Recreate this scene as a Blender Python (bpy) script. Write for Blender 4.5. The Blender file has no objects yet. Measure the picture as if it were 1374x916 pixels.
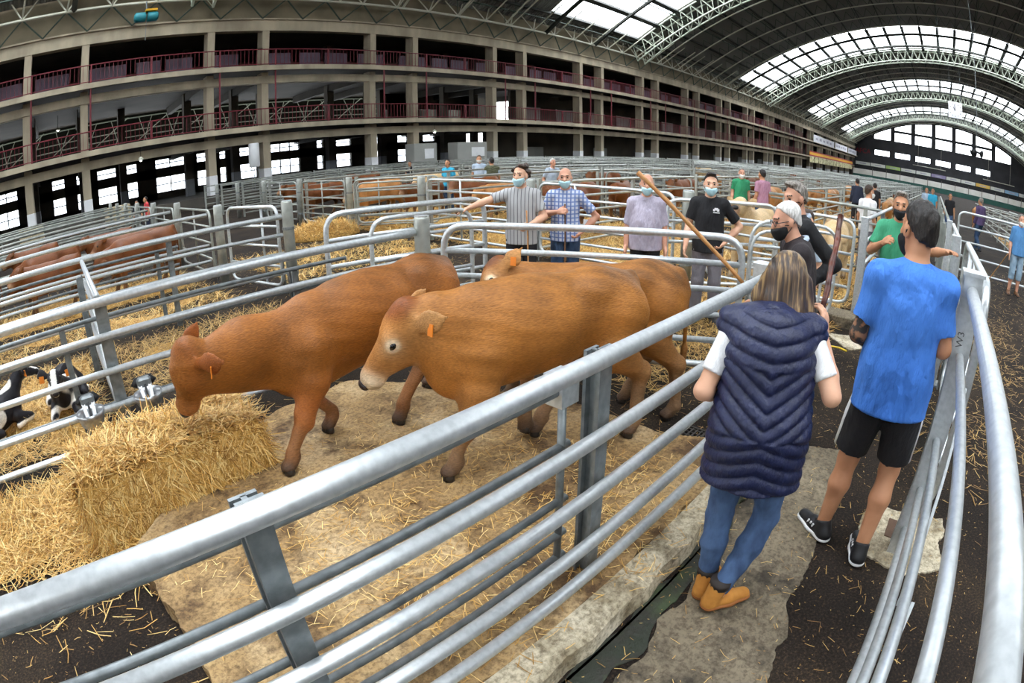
import bpy, bmesh, math, random
import numpy as np
from mathutils import Vector, Matrix
random.seed(7); rng = np.random.default_rng(7)
scene = bpy.context.scene
COL = scene.collection
# ---------------------------------------------------------------- camera (diagonal fisheye lens, held at 1.87 m)
cd = bpy.data.cameras.new('camera'); cam = bpy.data.objects.new('camera', cd); COL.objects.link(cam)
cd.type = 'PANO'; cd.panorama_type = 'FISHEYE_EQUISOLID'
cd.sensor_fit = 'HORIZONTAL'; cd.sensor_width = 36.0; cd.sensor_height = 24.0
cd.fisheye_lens = 754.75 / 1374 * 36.0; cd.fisheye_fov = math.pi
cd.clip_start = 0.02; cd.clip_end = 600
RM = ((0.692205798, 0.251203639, -0.676570665), (-0.721586534, 0.224264275, -0.654994968), (-0.012806490, 0.941595596, 0.336502194))
cam.matrix_world = Matrix(((*RM[0], 0), (*RM[1], 0), (*RM[2], 1.87), (0, 0, 0, 1)))
scene.camera = cam
# ---------------------------------------------------------------- overcast sky, exposure
world = bpy.data.worlds.new('sky'); scene.world = world; world.use_nodes = True
bg = world.node_tree.nodes['Background']; bg.inputs[0].default_value = (0.93, 0.97, 1.0, 1); bg.inputs[1].default_value = 4.2
vs = scene.view_settings; vs.view_transform = 'Standard'; vs.look = 'None'; vs.exposure = 1.03; vs.gamma = 1.0; vs.use_curve_mapping = False
try:
    scene.cycles.use_denoising = True
    scene.cycles.max_bounces = 7; scene.cycles.diffuse_bounces = 4; scene.cycles.transparent_max_bounces = 12
    scene.cycles.sample_clamp_indirect = 6.0
except Exception: pass

# ---------------------------------------------------------------- helpers
def lin(h):
    h = h.lstrip('#'); r = [int(h[i:i+2], 16) / 255 for i in (0, 2, 4)]
    return tuple(c / 12.92 if c <= .04045 else ((c + .055) / 1.055) ** 2.4 for c in r) + (1.0,)
def nodes_of(name):
    m = bpy.data.materials.new(name); m.use_nodes = True
    return m, m.node_tree.nodes, m.node_tree.links, m.node_tree.nodes['Principled BSDF']
def mk(name, c1, c2=None, scale=6.0, rough=.7, metal=0.0, bump=0.0, bscale=40.0, c3=None, detail=4.0, spec=.5, sheen=0.0, stretch=None, contrast=(.35, .65), bdist=.02):
    """plain procedural material: one, two or three colours mixed by noise, noise bump"""
    m, N, L, P = nodes_of(name)
    P.inputs['Roughness'].default_value = rough; P.inputs['Metallic'].default_value = metal
    P.inputs['Specular IOR Level'].default_value = spec
    if sheen: P.inputs['Sheen Weight'].default_value = sheen
    tc = N.new('ShaderNodeTexCoord'); vec = tc.outputs['Object']
    if stretch:
        mp = N.new('ShaderNodeMapping'); mp.inputs['Scale'].default_value = stretch; L.new(vec, mp.inputs[0]); vec = mp.outputs[0]
    if c2 is None: P.inputs['Base Color'].default_value = lin(c1)
    else:
        nz = N.new('ShaderNodeTexNoise'); nz.inputs['Scale'].default_value = scale; nz.inputs['Detail'].default_value = detail; L.new(vec, nz.inputs['Vector'])
        cr = N.new('ShaderNodeValToRGB'); e = cr.color_ramp.elements
        e[0].position, e[1].position = contrast; e[0].color = lin(c1); e[1].color = lin(c2)
        if c3:
            x = cr.color_ramp.elements.new((contrast[0] + contrast[1]) / 2); x.color = lin(c3)
        L.new(nz.outputs['Fac'], cr.inputs[0]); L.new(cr.outputs[0], P.inputs['Base Color'])
    if bump:
        nb = N.new('ShaderNodeTexNoise'); nb.inputs['Scale'].default_value = bscale; nb.inputs['Detail'].default_value = 5; L.new(vec, nb.inputs['Vector'])
        b = N.new('ShaderNodeBump'); b.inputs['Strength'].default_value = bump; b.inputs['Distance'].default_value = bdist
        L.new(nb.outputs['Fac'], b.inputs['Height']); L.new(b.outputs[0], P.inputs['Normal'])
    return m
def tag(o, label=None, cat=None, group=None, kind=None):
    if label: o['label'] = label
    if cat: o['category'] = cat
    if group: o['group'] = group
    if kind: o['kind'] = kind
    return o
def empty(name, loc=(0, 0, 0), rz=0.0, scale=1.0):
    o = bpy.data.objects.new(name, None); COL.objects.link(o); o.location = loc; o.rotation_euler = (0, 0, rz); o.scale = (scale,) * 3
    o.empty_display_size = .1
    return o
def link(name, me, parent=None, loc=None, rot=None, scale=None):
    o = bpy.data.objects.new(name, me); COL.objects.link(o)
    if parent is not None: o.parent = parent
    if loc is not None: o.location = loc
    if rot is not None: o.rotation_euler = rot
    if scale is not None: o.scale = scale
    return o
def copy_tree(o, parent=None):
    c = o.copy(); COL.objects.link(c); c.parent = parent
    for ch in list(o.children): copy_tree(ch, c)
    return c
class MB:
    """mesh buffer"""
    def __init__(s): s.v = []; s.f = []; s.m = []; s.cur = 0
    def add(s, vs, fs):
        b = len(s.v); s.v.extend(vs); s.f.extend([tuple(i + b for i in f) for f in fs]); s.m.extend([s.cur] * len(fs)); return s
    def box(s, x0, x1, y0, y1, z0, z1):
        return s.add([(x0, y0, z0), (x1, y0, z0), (x1, y1, z0), (x0, y1, z0), (x0, y0, z1), (x1, y0, z1), (x1, y1, z1), (x0, y1, z1)],
                     [(0, 3, 2, 1), (4, 5, 6, 7), (0, 1, 5, 4), (1, 2, 6, 5), (2, 3, 7, 6), (3, 0, 4, 7)])
    def bevbox(s, x0, x1, y0, y1, z0, z1, b):
        """box with chamfered vertical edges and a chamfered top"""
        o = [(x0 + b, y0), (x1 - b, y0), (x1, y0 + b), (x1, y1 - b), (x1 - b, y1), (x0 + b, y1), (x0, y1 - b), (x0, y0 + b)]
        cx, cy = (x0 + x1) / 2, (y0 + y1) / 2
        ring = lambda z, k: [(cx + (x - cx) * (1 - k / max(x1 - x0, 1e-6) * 2), cy + (y - cy) * (1 - k / max(y1 - y0, 1e-6) * 2), z) for x, y in o]
        v = ring(z0, 0) + ring(z1 - b, 0) + ring(z1, b)
        f = [tuple(range(7, -1, -1)), tuple(range(16, 24))]
        for r in (0, 8): f += [(r + i, r + (i + 1) % 8, r + 8 + (i + 1) % 8, r + 8 + i) for i in range(8)]
        return s.add(v, f)
    def path(s, pts, r, n=8, closed=False, caps=True, rs=None):
        P = [Vector(p) for p in pts]; k = len(P); V = []; ref = None
        for i, p in enumerate(P):
            t = (P[(i + 1) % k] - P[i - 1]) if closed else (P[min(i + 1, k - 1)] - P[max(i - 1, 0)])
            t.normalize()
            if ref is None:
                ref = Vector((0, 0, 1)) if abs(t.z) < .9 else Vector((1, 0, 0))
            a = (ref - t * ref.dot(t))
            if a.length < 1e-4: a = t.orthogonal()
            a.normalize(); b = t.cross(a); ref = a
            rr = rs[i] if rs else r
            for j in range(n):
                an = 2 * math.pi * j / n; V.append(tuple(p + (a * math.cos(an) + b * math.sin(an)) * rr))
        F = []
        for i in range(k if closed else k - 1):
            i2 = (i + 1) % k
            for j in range(n):
                j2 = (j + 1) % n; F.append((i * n + j, i2 * n + j, i2 * n + j2, i * n + j2))
        if caps and not closed:
            F.append(tuple(range(n))); F.append(tuple(range((k - 1) * n, k * n))[::-1])
        return s.add(V, F)
    def tube(s, a, b, r, n=8): return s.path([a, b], r, n)
    def beam(s, a, b, w, h, upv=(0, 0, 1)):
        a = Vector(a); b = Vector(b); t = (b - a).normalized(); u = Vector(upv); sd = t.cross(u)
        if sd.length < 1e-5: sd = t.orthogonal()
        sd.normalize(); u = sd.cross(t); V = []
        for p in (a, b):
            for i, j in ((-1, -1), (1, -1), (1, 1), (-1, 1)): V.append(tuple(p + sd * i * w / 2 + u * j * h / 2))
        return s.add(V, [(0, 1, 2, 3), (7, 6, 5, 4), (0, 4, 5, 1), (1, 5, 6, 2), (2, 6, 7, 3), (3, 7, 4, 0)])
    def mesh(s, name, mat, smooth=False):
        me = bpy.data.meshes.new(name); me.from_pydata(s.v, [], s.f)
        for m in (mat if isinstance(mat, (list, tuple)) else [mat]): me.materials.append(m)
        if s.cur or any(s.m): me.polygons.foreach_set('material_index', s.m)
        if smooth: me.polygons.foreach_set('use_smooth', [True] * len(s.f))
        me.update(); return me
    def build(s, name, mat, parent=None, smooth=False, loc=None, rot=None):
        return link(name, s.mesh(name, mat, smooth), parent, loc, rot)
def arc_pts(a, b, c, r, n=5):
    """round the corner b between a and c"""
    a, b, c = Vector(a), Vector(b), Vector(c); u = (a - b).normalized(); w = (c - b).normalized(); out = []
    p0, p1 = b + u * r, b + w * r
    for i in range(n + 1):
        t = i / n; out.append((p0 * (1 - t) + b * t) * (1 - t) + (b * (1 - t) + p1 * t) * t)
    return out
def rounded(pts, r, closed=False, n=5):
    k = len(pts); out = []
    for i in range(k):
        if not closed and i in (0, k - 1): out.append(Vector(pts[i])); continue
        out += arc_pts(pts[i - 1], pts[i], pts[(i + 1) % k], r, n)
    return out

# ---------------------------------------------------------------- materials
M = {}
M['concrete'] = mk('board_marked_concrete', '#a09480', '#c2b59c', .9, .9, bump=.25, bscale=6, c3='#b1a58e', stretch=(1, 1, .35))
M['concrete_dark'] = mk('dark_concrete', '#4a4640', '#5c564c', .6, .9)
M['white_paint'] = mk('white_column_paint', '#f4f5f6', '#e6e8ea', 1.2, .7)
M['grey_paint'] = mk('grey_column_paint', '#8d9196', '#7d8288', 1.2, .7)
M['red_iron'] = mk('red_painted_iron', '#7e2631', '#6a1f2a', 2, .55)
M['purple_panel'] = mk('mauve_partition', '#7d6f7c', '#6c6070', .5, .8)
M['roof_deck'] = mk('dark_roof_sheet', '#3d3e3a', '#4a4b45', .25, .85)
M['purlin'] = mk('dark_purlin_steel', '#2f312c', '#3a3c36', .4, .6)
M['white_steel'] = mk('off_white_steel', '#d9d8c6', '#c6c6b4', .5, .55)
M['green_steel'] = mk('pale_green_steel', '#b4beaa', '#c9cfbf', .5, .55)
M['dark_green_steel'] = mk('dark_green_steel', '#2c3d33', '#364a3e', .5, .6)
M['end_wall'] = mk('dark_end_wall_sheet', '#3c3c40', '#46464a', .3, .85)
M['white_wall'] = mk('white_wall_paint', '#d8d6d0', '#c8c5bc', .4, .8)
M['pale_panel'] = mk('pale_grey_panel', '#a9aaa4', '#9a9b95', .5, .7)
M['green_base'] = mk('dark_green_paint', '#1f4a42', '#26564c', .4, .7)
M['black_band'] = mk('black_fascia', '#1d1d20', None, rough=.8)
M['galv'] = mk('galvanised_steel', '#c3c8ca', '#d6dadc', 40, .38, .62, bump=.004, bscale=70, c3='#cdd2d4', detail=5)
M['galv_far'] = mk('galvanised_steel_dull', '#969a94', '#b2b5ae', 6, .42, .5)
M['galv_dark'] = mk('galvanised_steel_weathered', '#757b7d', '#8e9496', 18, .45, .55, bump=.02, bscale=60)
def pane_mat(name, tint, trans):
    m, N, L, P = nodes_of(name); out = N['Material Output']
    t = N.new('ShaderNodeBsdfTransparent'); t.inputs[0].default_value = tint
    d = N.new('ShaderNodeBsdfTranslucent'); d.inputs[0].default_value = (.8, .83, .85, 1)
    mx = N.new('ShaderNodeMixShader'); mx.inputs[0].default_value = trans
    L.new(d.outputs[0], mx.inputs[1]); L.new(t.outputs[0], mx.inputs[2]); L.new(mx.outputs[0], out.inputs[0]); return m
M['skylight'] = pane_mat('milky_skylight_sheet', (.95, .97, 1, 1), .72)
M['glass'] = pane_mat('window_glass', (.95, .97, 1, 1), .8)
# ================================================================ THE HALL
YC, ZC, RV = -3.2, -37.9, 63.0           # axis of the barrel vault
XA, XE = -52.0, 211.0
W = 33.0                                   # plane of the galleried building
def vz(y, r=RV): return ZC + math.sqrt(r * r - (y - YC) ** 2)
def va(y): return math.asin((y - YC) / RV)
def vp(a, r, x): return (x, YC + r * math.sin(a), ZC + r * math.cos(a))
BANDS = [(-51.8, -37.3), (-6.8, 7.7), (38.1, 52.8), (83.4, 97.8), (128.0, 142.6), (172.8, 186.5)]
AE = va(W); AB = va(31.7)

# ---- ground
def ground_mat():
    m, N, L, P = nodes_of('damp_earthy_asphalt')
    tc = N.new('ShaderNodeTexCoord')
    def nz(s, d=5, r=.6):
        n = N.new('ShaderNodeTexNoise'); n.inputs['Scale'].default_value = s; n.inputs['Detail'].default_value = d; n.inputs['Roughness'].default_value = r; L.new(tc.outputs['Object'], n.inputs['Vector']); return n
    def ramp(src, st):
        r = N.new('ShaderNodeValToRGB'); e = r.color_ramp.elements
        while len(e) < len(st): e.new(.5)
        for i, (p, c) in enumerate(st): e[i].position = p; e[i].color = c
        L.new(src, r.inputs[0]); return r
    a = ramp(nz(1.1).outputs['Fac'], [(.3, lin('#1d1814')), (.5, lin('#2b231d')), (.7, lin('#403529'))])
    g = ramp(nz(70, 6, .7).outputs['Fac'], [(.42, (.35, .35, .35, 1)), (.55, (.95, .95, .95, 1)), (.66, (3.2, 2.7, 1.9, 1))])
    mx = N.new('ShaderNodeMix'); mx.data_type = 'RGBA'; mx.blend_type = 'MULTIPLY'; mx.inputs[0].default_value = .8
    L.new(a.outputs[0], mx.inputs[6]); L.new(g.outputs[0], mx.inputs[7]); L.new(mx.outputs[2], P.inputs['Base Color'])
    P.inputs['Roughness'].default_value = .9; P.inputs['Specular IOR Level'].default_value = .2
    b = N.new('ShaderNodeBump'); b.inputs['Strength'].default_value = .5; b.inputs['Distance'].default_value = .01
    L.new(nz(90, 4).outputs['Fac'], b.inputs['Height']); L.new(b.outputs[0], P.inputs['Normal'])
    return m
M['asphalt'] = ground_mat()
g = MB(); g.box(XA, XE, -40, 60, -.3, 0.0)
tag(g.build('floor', M['asphalt']), kind='structure')

# ---- galleried building along the left of the hall
wl = empty('wall_left', (0, W, 0)); wl['kind'] = 'structure'
def part(name, mb, mat, parent=wl, smooth=False): return mb.build(name, mat, parent, smooth)
Z0, ZB, ZA, ZT = .6, 4.35, 8.1, 11.3        # plinth, first and second gallery, top beam
ks = list(range(-2, 18))
colx = [(-2.25 + 11.58 * k, 1.4 + 11.56 * k) for k in ks]
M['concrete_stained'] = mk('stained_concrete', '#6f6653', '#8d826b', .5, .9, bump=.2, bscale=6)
M['soffit'] = mk('shade_toned_soffit', '#2b2824', '#38342e', .5, .9)  # darker concrete; underside shade of the galleries is put into its colour
# column meshes: painted base and bare shaft, origin at the column foot in the wall plane
cb = MB(); cb.bevbox(-.27, .27, -.02, .85, Z0 - .7, 1.74, .02); column_base = cb.mesh('column_base', M['white_paint'])
cs = MB(); cs.bevbox(-.25, .25, 0, .83, 1.74, ZB - .3, .02); shaft_low = cs.mesh('column_shaft', M['concrete'])
cs = MB(); cs.box(-.23, .23, .05, .85, ZB - .35, ZT); cs.box(-.23, .23, -.06, .06, ZA, ZT); shaft_up = cs.mesh('column_upper', M['concrete'])
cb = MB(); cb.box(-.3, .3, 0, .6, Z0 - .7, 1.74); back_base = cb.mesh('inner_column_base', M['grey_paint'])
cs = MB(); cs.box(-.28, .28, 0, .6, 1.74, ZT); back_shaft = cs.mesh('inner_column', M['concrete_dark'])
pl = MB(); pl.tube((0, -.86, ZB - .25), (0, -.86, ZA + 1.08), .055, 6); pole_mesh = pl.mesh('railing_pole', M['red_iron'])
ps = MB(); ps.box(-.05, .05, -.9, -.8, -.3, 1.08); short_post = ps.mesh('railing_post', M['red_iron'])
for (a, b) in colx:
    for x in (a, b):
        if x > 210: continue
        link('column', shaft_low, wl, (x, 0, 0)); link('column_base', column_base, wl, (x, 0, 0)); link('column_upper', shaft_up, wl, (x, 0, 0))
        if x < 131: link('railing_pole', pole_mesh, wl, (x + .35, 0, 0))
        if x < 75:
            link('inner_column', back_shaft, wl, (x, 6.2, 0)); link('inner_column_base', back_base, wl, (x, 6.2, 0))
    if b < 125:
        for zz in (ZB, ZA): link('railing_post', short_post, wl, (b + 4.0, 0, zz))
XL = colx[0][0]
for zs in (ZB, ZA):
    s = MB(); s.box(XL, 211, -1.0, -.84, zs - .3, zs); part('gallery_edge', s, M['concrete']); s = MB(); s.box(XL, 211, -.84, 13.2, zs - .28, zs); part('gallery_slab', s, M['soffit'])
    s = MB(); s.box(XL, 211, -.02, .5, zs - .98, zs - .5); part('edge_beam', s, M['concrete'])
    for (a, b) in colx:
        if b < 75:
            for x in (a, b):
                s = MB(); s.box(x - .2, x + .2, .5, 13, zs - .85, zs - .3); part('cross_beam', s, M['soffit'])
s = MB(); s.box(XL, 211, -.1, .5, ZT - .72, ZT); part('top_beam', s, M['concrete'])
s = MB(); s.box(XL, 211, -.25, .1, ZT, ZT + .1); part('top_ledge', s, M['concrete'])
s = MB(); s.box(XL, 211, .1, .5, ZT, 14.2); part('upstand', s, M['concrete_stained'])
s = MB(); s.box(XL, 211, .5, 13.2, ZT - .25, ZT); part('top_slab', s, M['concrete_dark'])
s = MB(); s.box(204.5, 211, .05, 13, Z0, ZT); part('end_pier', s, M['concrete_dark'])
s = MB(); s.box(XL, 211, -.3, 13, -.1, Z0 - .02); part('plinth', s, M['concrete_dark'])
# railing, one length per bay (balusters are thin rods joined to their rails)
def railing_mesh(length):
    r = MB(); r.tube((0, 0, 1.05), (length, 0, 1.05), .035, 6); r.tube((0, 0, .1), (length, 0, .1), .025, 6)
    n = int(length / .26)
    for i in range(n + 1): r.box(i * length / n - .012, i * length / n + .012, -.012, .012, .1, 1.05)
    return r.mesh('railing', M['red_iron'])
rm = railing_mesh(11.57)
for (a, b) in colx:
    if a < 125:
        for zz in (ZB, ZA): link('railing', rm, wl, (a + .1, -.86, zz))
# top gallery: mauve partitions with gaps; ground and first floors open to the back
def rel(mb, x0, x1, y0, y1, z0, z1): mb.box(x0, x1, y0 - W, y1 - W, z0, z1)
for (a, b) in colx:
    if a > 131: continue
    for (x0, x1) in ((a + .4, a + 2.7), (b + .4, b + 2.9), (b + 3.6, b + 5.2), (b + 5.6, b + 7.4)):
        p = MB(); rel(p, x0, x1, 35.6, 35.7, ZA, ZA + 1.55); part('partition_panel', p, M['purple_panel'])
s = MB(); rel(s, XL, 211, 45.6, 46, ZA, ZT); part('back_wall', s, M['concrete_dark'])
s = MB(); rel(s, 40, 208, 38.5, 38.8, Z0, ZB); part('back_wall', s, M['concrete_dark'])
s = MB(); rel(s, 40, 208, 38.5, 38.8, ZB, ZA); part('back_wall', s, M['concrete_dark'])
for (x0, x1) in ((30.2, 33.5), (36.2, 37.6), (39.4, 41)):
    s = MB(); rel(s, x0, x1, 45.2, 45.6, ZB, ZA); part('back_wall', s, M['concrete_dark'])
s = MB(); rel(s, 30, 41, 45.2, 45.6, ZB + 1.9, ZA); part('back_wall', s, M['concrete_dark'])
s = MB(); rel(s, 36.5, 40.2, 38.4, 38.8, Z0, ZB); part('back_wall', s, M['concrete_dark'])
for i, x in enumerate(np.arange(41, 128, 5.8)):
    p = MB(); rel(p, x, x + 3.2, 38.3, 38.45, ZB, ZB + 1.9); part('wall_panel', p, M['pale_panel'])
    if i % 2 == 0:
        p = MB(); rel(p, x + 1, x + 3.6, 38.3, 38.45, Z0, Z0 + 1.5); part('wall_panel', p, M['pale_panel'])
# ground-floor back wall: sill, lintels and piers leave window openings
bw = [(-24, 40)]
s = MB(); rel(s, -24, 40, 45, 45.4, Z0 - .6, 1.1); part('window_sill_wall', s, M['concrete_dark'])
s = MB(); rel(s, -24, 40, 45, 45.4, 2.25, 3.0); part('window_lintel', s, M['concrete_dark'])
s = MB(); rel(s, -24, 40, 45, 45.4, 3.65, ZB); part('window_head', s, M['concrete_dark'])
wins = [(-22, -18.5), (-17.6, -13.9), (-13, -9.8), (-8.7, -3.7), (-1.2, .1), (1.0, 1.6), (2.6, 4.6), (5.2, 6.3), (7.4, 10.6), (11.2, 12.6), (13.3, 14.0), (14.9, 16.9), (17.6, 21.1), (22.4, 23.2), (24.2, 26.2), (27.5, 30), (31, 32.6), (34, 36)]
wins = [(a + .13 * (b - a), b - .09 * (b - a)) for a, b in wins]
xs = [-24] + [v for w_ in wins for v in w_] + [40]
for i in range(0, len(xs), 2):
    s = MB(); rel(s, xs[i], xs[i + 1], 45, 45.4, .6, ZB); part('window_pier', s, M['concrete_dark'])
pane_n = 0
for (x0, x1) in wins:
    for (z0, z1) in ((1.1, 2.25), (3.0, 3.65)):
        wn = empty('window_%d' % (pane_n + 1), (0, 0, 0)); wn['kind'] = 'structure'; pane_n += 1
        p = MB(); p.box(x0, x1, 45.18, 45.2, z0, z1); p.build('pane', M['glass'], wn)
        p = MB(); n = max(1, int((x1 - x0) / .9))
        for i in range(1, n): p.box(x0 + (x1 - x0) * i / n - .05, x0 + (x1 - x0) * i / n + .05, 45.14, 45.24, z0, z1)
        p.box(x0, x1, 45.14, 45.24, (z0 + z1) / 2 - .045, (z0 + z1) / 2 + .045)
        p.build('glazing_bar', M['galv_dark'], wn)
# cross columns inside the ground floor and low clutter
for (a, b) in colx[:5]:
    for x in ((a + b) / 2 + 5.2,):
        link('inner_column', back_shaft, wl, (x, 9.5, 0)); link('inner_column_base', back_base, wl, (x, 9.5, 0))
M['lattice'] = mk('greyed_white_lattice', '#6f7566', '#858a7a', .5, .7)  # white lattice coloured grey to hold back its brightness
# the neighbouring hall seen through the open first floor: a white steel lattice in front of a dark wall
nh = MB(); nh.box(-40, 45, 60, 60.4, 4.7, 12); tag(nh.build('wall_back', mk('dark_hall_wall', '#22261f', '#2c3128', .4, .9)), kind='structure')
for j in range(7):
    z = 4.7 + j * .6
    b = MB(); b.tube((-22, 52 + j * .2, z), (38, 52 + j * .2, z), .05, 5); tag(b.build('trim_%d' % (j + 1), M['lattice']), kind='structure')
zz = MB()
for i in range(44):
    x = -22 + i * 1.4; zz.tube((x, 52, 4.4), (x + (1.7 if i % 2 else -1.0), 53.6, 8.3), .04, 5); 
    if i % 3 == 0: zz.tube((x, 51.8, 6.0), (x + 3.4, 52.6, 8.3), .05, 5)
tag(zz.build('trim_12', M['lattice']), kind='structure')

s = MB(); s.box(-40, 45, 46, 51.2, 9.4, 9.6); s.box(-40, 45, 52.0, 60.4, 9.4, 9.6); s.box(-40.3, -40, 46, 60.4, 4.7, 9.6); s.box(45, 45.3, 46, 60.4, 4.7, 9.6); tag(s.build('ceiling_back_light_block', M['concrete_dark']), kind='structure')  # unseen roof and side walls added to darken the gallery; slot lights the lattice
# ---- barrel vault
ce = empty('ceiling', (0, 0, 0)); ce['kind'] = 'structure'
NA = 26
def deck(x0, x1, a0, a1, n):
    d = MB(); V = []; 
    for i in range(n + 1):
        a = a0 + (a1 - a0) * i / n
        for x in (x0, x1):
            V.append(vp(a, RV, x)); V.append(vp(a, RV + .25, x))
    F = []
    for i in range(n):
        q = i * 4
        F += [(q, q + 4, q + 6, q + 2), (q + 1, q + 3, q + 7, q + 5), (q, q + 1, q + 5, q + 4), (q + 2, q + 6, q + 7, q + 3)]
    d.add(V, F); return d
def deck_mat():
    m, N, L, P = nodes_of('corrugated_roof_sheet'); tc = N.new('ShaderNodeTexCoord')
    wv = N.new('ShaderNodeTexWave'); wv.bands_direction = 'X'; wv.inputs['Scale'].default_value = 1.2; L.new(tc.outputs['Object'], wv.inputs[0])
    nz = N.new('ShaderNodeTexNoise'); nz.inputs['Scale'].default_value = .3; L.new(tc.outputs['Object'], nz.inputs[0])
    cr = N.new('ShaderNodeValToRGB'); cr.color_ramp.elements[0].color = lin('#77776f'); cr.color_ramp.elements[1].color = lin('#8e8e85'); L.new(nz.outputs[0], cr.inputs[0]); L.new(cr.outputs[0], P.inputs['Base Color'])
    b = N.new('ShaderNodeBump'); b.inputs['Distance'].default_value = .2; b.inputs['Strength'].default_value = .8; L.new(wv.outputs[0], b.inputs['Height']); L.new(b.outputs[0], P.inputs['Normal'])
    P.inputs['Roughness'].default_value = .7; return m
M['deck'] = deck_mat()
edges = [XA] + [v for b in BANDS for v in b] + [XE]
for i in range(1, len(edges) - 1, 2):      # solid roof between the skylight bands, in strips
    x0, x1 = edges[i + 1], edges[i + 2] if i + 2 < len(edges) else XE
    if i + 1 >= len(edges): break
    deck(edges[i + 1], x1, -AE, AE, NA * 2).build('roof_sheet', M['deck'], ce, True)
for (b0, b1) in BANDS:
    for s_ in (-1, 1): deck(b0, b1, s_ * AB, s_ * AE, 2).build('roof_sheet', M['deck'], ce, True)
# skylight panes, two rows per band, all one mesh turned about the vault axis
da = 2 * AB / NA
def pane_mesh(w):
    p = MB(); n = 2; V = []
    for i in range(n + 1):
        a = da * .96 * (i / n - .5)
        for x in (0.1, w - .1): V.append((x, RV * math.sin(a), RV * math.cos(a)))
    for i in range(n): p.f.append((i * 2, i * 2 + 1, i * 2 + 3, i * 2 + 2)); p.m.append(0)
    p.v = V; return p.mesh('skylight_pane', M['skylight'])
pm = pane_mesh(7.25)
for (b0, b1) in BANDS[1:]:
    for i in range(NA):
        a = -AB + (i + .5) * da
        for r in (0, 1): link('skylight_pane', pm, ce, (b0 + r * (b1 - b0) / 2, YC, ZC), (-a, 0, 0))
q = MB(); q.box(0, 14.6, -.24, .24, RV - .4, RV - .05); barm = q.mesh('skylight_bar', M['purlin'])
for (b0, b1) in BANDS[1:]:
    for i in range(NA + 1): link('skylight_bar', barm, ce, (b0, YC, ZC), (AB - i * da, 0, 0))
# purlins along the hall (one mesh, turned about the vault axis)
q = MB(); q.box(-52, XE, -.07, .07, RV - .32, RV - .02); purl = q.mesh('purlin', M['purlin'])
for i in range(NA + 1): link('purlin', purl, ce, (0, YC, ZC), (AB - i * da, 0, 0))
q = MB(); q.tube((-52, 0, RV - 1.25), (XE, 0, RV - 1.25), .06, 5); purl2 = q.mesh('bottom_chord', M['dark_green_steel'])
for i in range(0, NA + 1, 2): link('bottom_chord', purl2, ce, (0, YC, ZC), (AB - i * da, 0, 0))
# ribs: arched bottom chords with struts up to the sheet
def rib_mesh(col, r=.085, struts=True, nseg=52):
    m_ = MB(); m_.path([vp(-AE + 2 * AE * i / nseg, RV - 1.3, 0) for i in range(nseg + 1)], r, 6)
    if struts:
        for i in range(nseg):
            a0 = -AE + 2 * AE * i / nseg; a1 = a0 + AE / nseg; a2 = a0 + 2 * AE / nseg
            m_.cur = 1; m_.tube(vp(a0, RV - 1.3, 0), vp(a1, RV - .1, 0), .03, 4); m_.tube(vp(a1, RV - .1, 0), vp(a2, RV - 1.3, 0), .03, 4)
    return m_.mesh('arched_rib', [col, M['dark_green_steel']])
rib = rib_mesh(M['white_steel'])
for i in range(len(BANDS)):
    x0 = BANDS[i][1]; x1 = BANDS[i + 1][0] if i + 1 < len(BANDS) else XE - 1
    if x1 < 0: continue
    n = max(1, round((x1 - x0) / 5.0))
    for j in range(1, n): link('arched_rib', rib, ce, (x0 + (x1 - x0) * j / n, 0, 0))
# deep lattice arches along both sides of each skylight band
def arch_mesh(col):
    m_ = MB(); ns = 56
    ch = [(0, RV - .3), (1.6, RV - .3), (.2, RV - 2.0), (1.5, RV - 2.2)]
    for (dx, r) in ch: m_.path([vp(-AE + 2 * AE * i / ns, r, dx) for i in range(ns + 1)], .1, 6)
    for i in range(ns):
        a0 = -AE + 2 * AE * i / ns; a1 = -AE + 2 * AE * (i + 1) / ns; am = (a0 + a1) / 2
        for (p, s_) in ((0, 2), (1, 3)):
            m_.tube(vp(a0, ch[s_][1], ch[s_][0]), vp(am, ch[p][1], ch[p][0]), .045, 4); m_.tube(vp(am, ch[p][1], ch[p][0]), vp(a1, ch[s_][1], ch[s_][0]), .045, 4)
        m_.tube(vp(a0, ch[2][1], ch[2][0]), vp(a0, ch[3][1], ch[3][0]), .045, 4); m_.tube(vp(a0, ch[2][1], ch[2][0]), vp(a1, ch[3][1], ch[3][0]), .04, 4)
        m_.tube(vp(am, ch[0][1], ch[0][0]), vp(am, ch[1][1], ch[1][0]), .04, 4)
    return m_.mesh('lattice_arch', col)
arch = arch_mesh(M['green_steel'])
for (b0, b1) in BANDS[1:]:
    link('lattice_arch', arch, ce, (b1 - .2, 0, 0))
thin = rib_mesh(M['purlin'], .2, False)
for (b0, b1) in BANDS[1:]:
    link('skylight_rib', thin, ce, ((b0 + b1) / 2, 0, 0)); link('skylight_rib', thin, ce, (b0, 0, 0))
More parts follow.
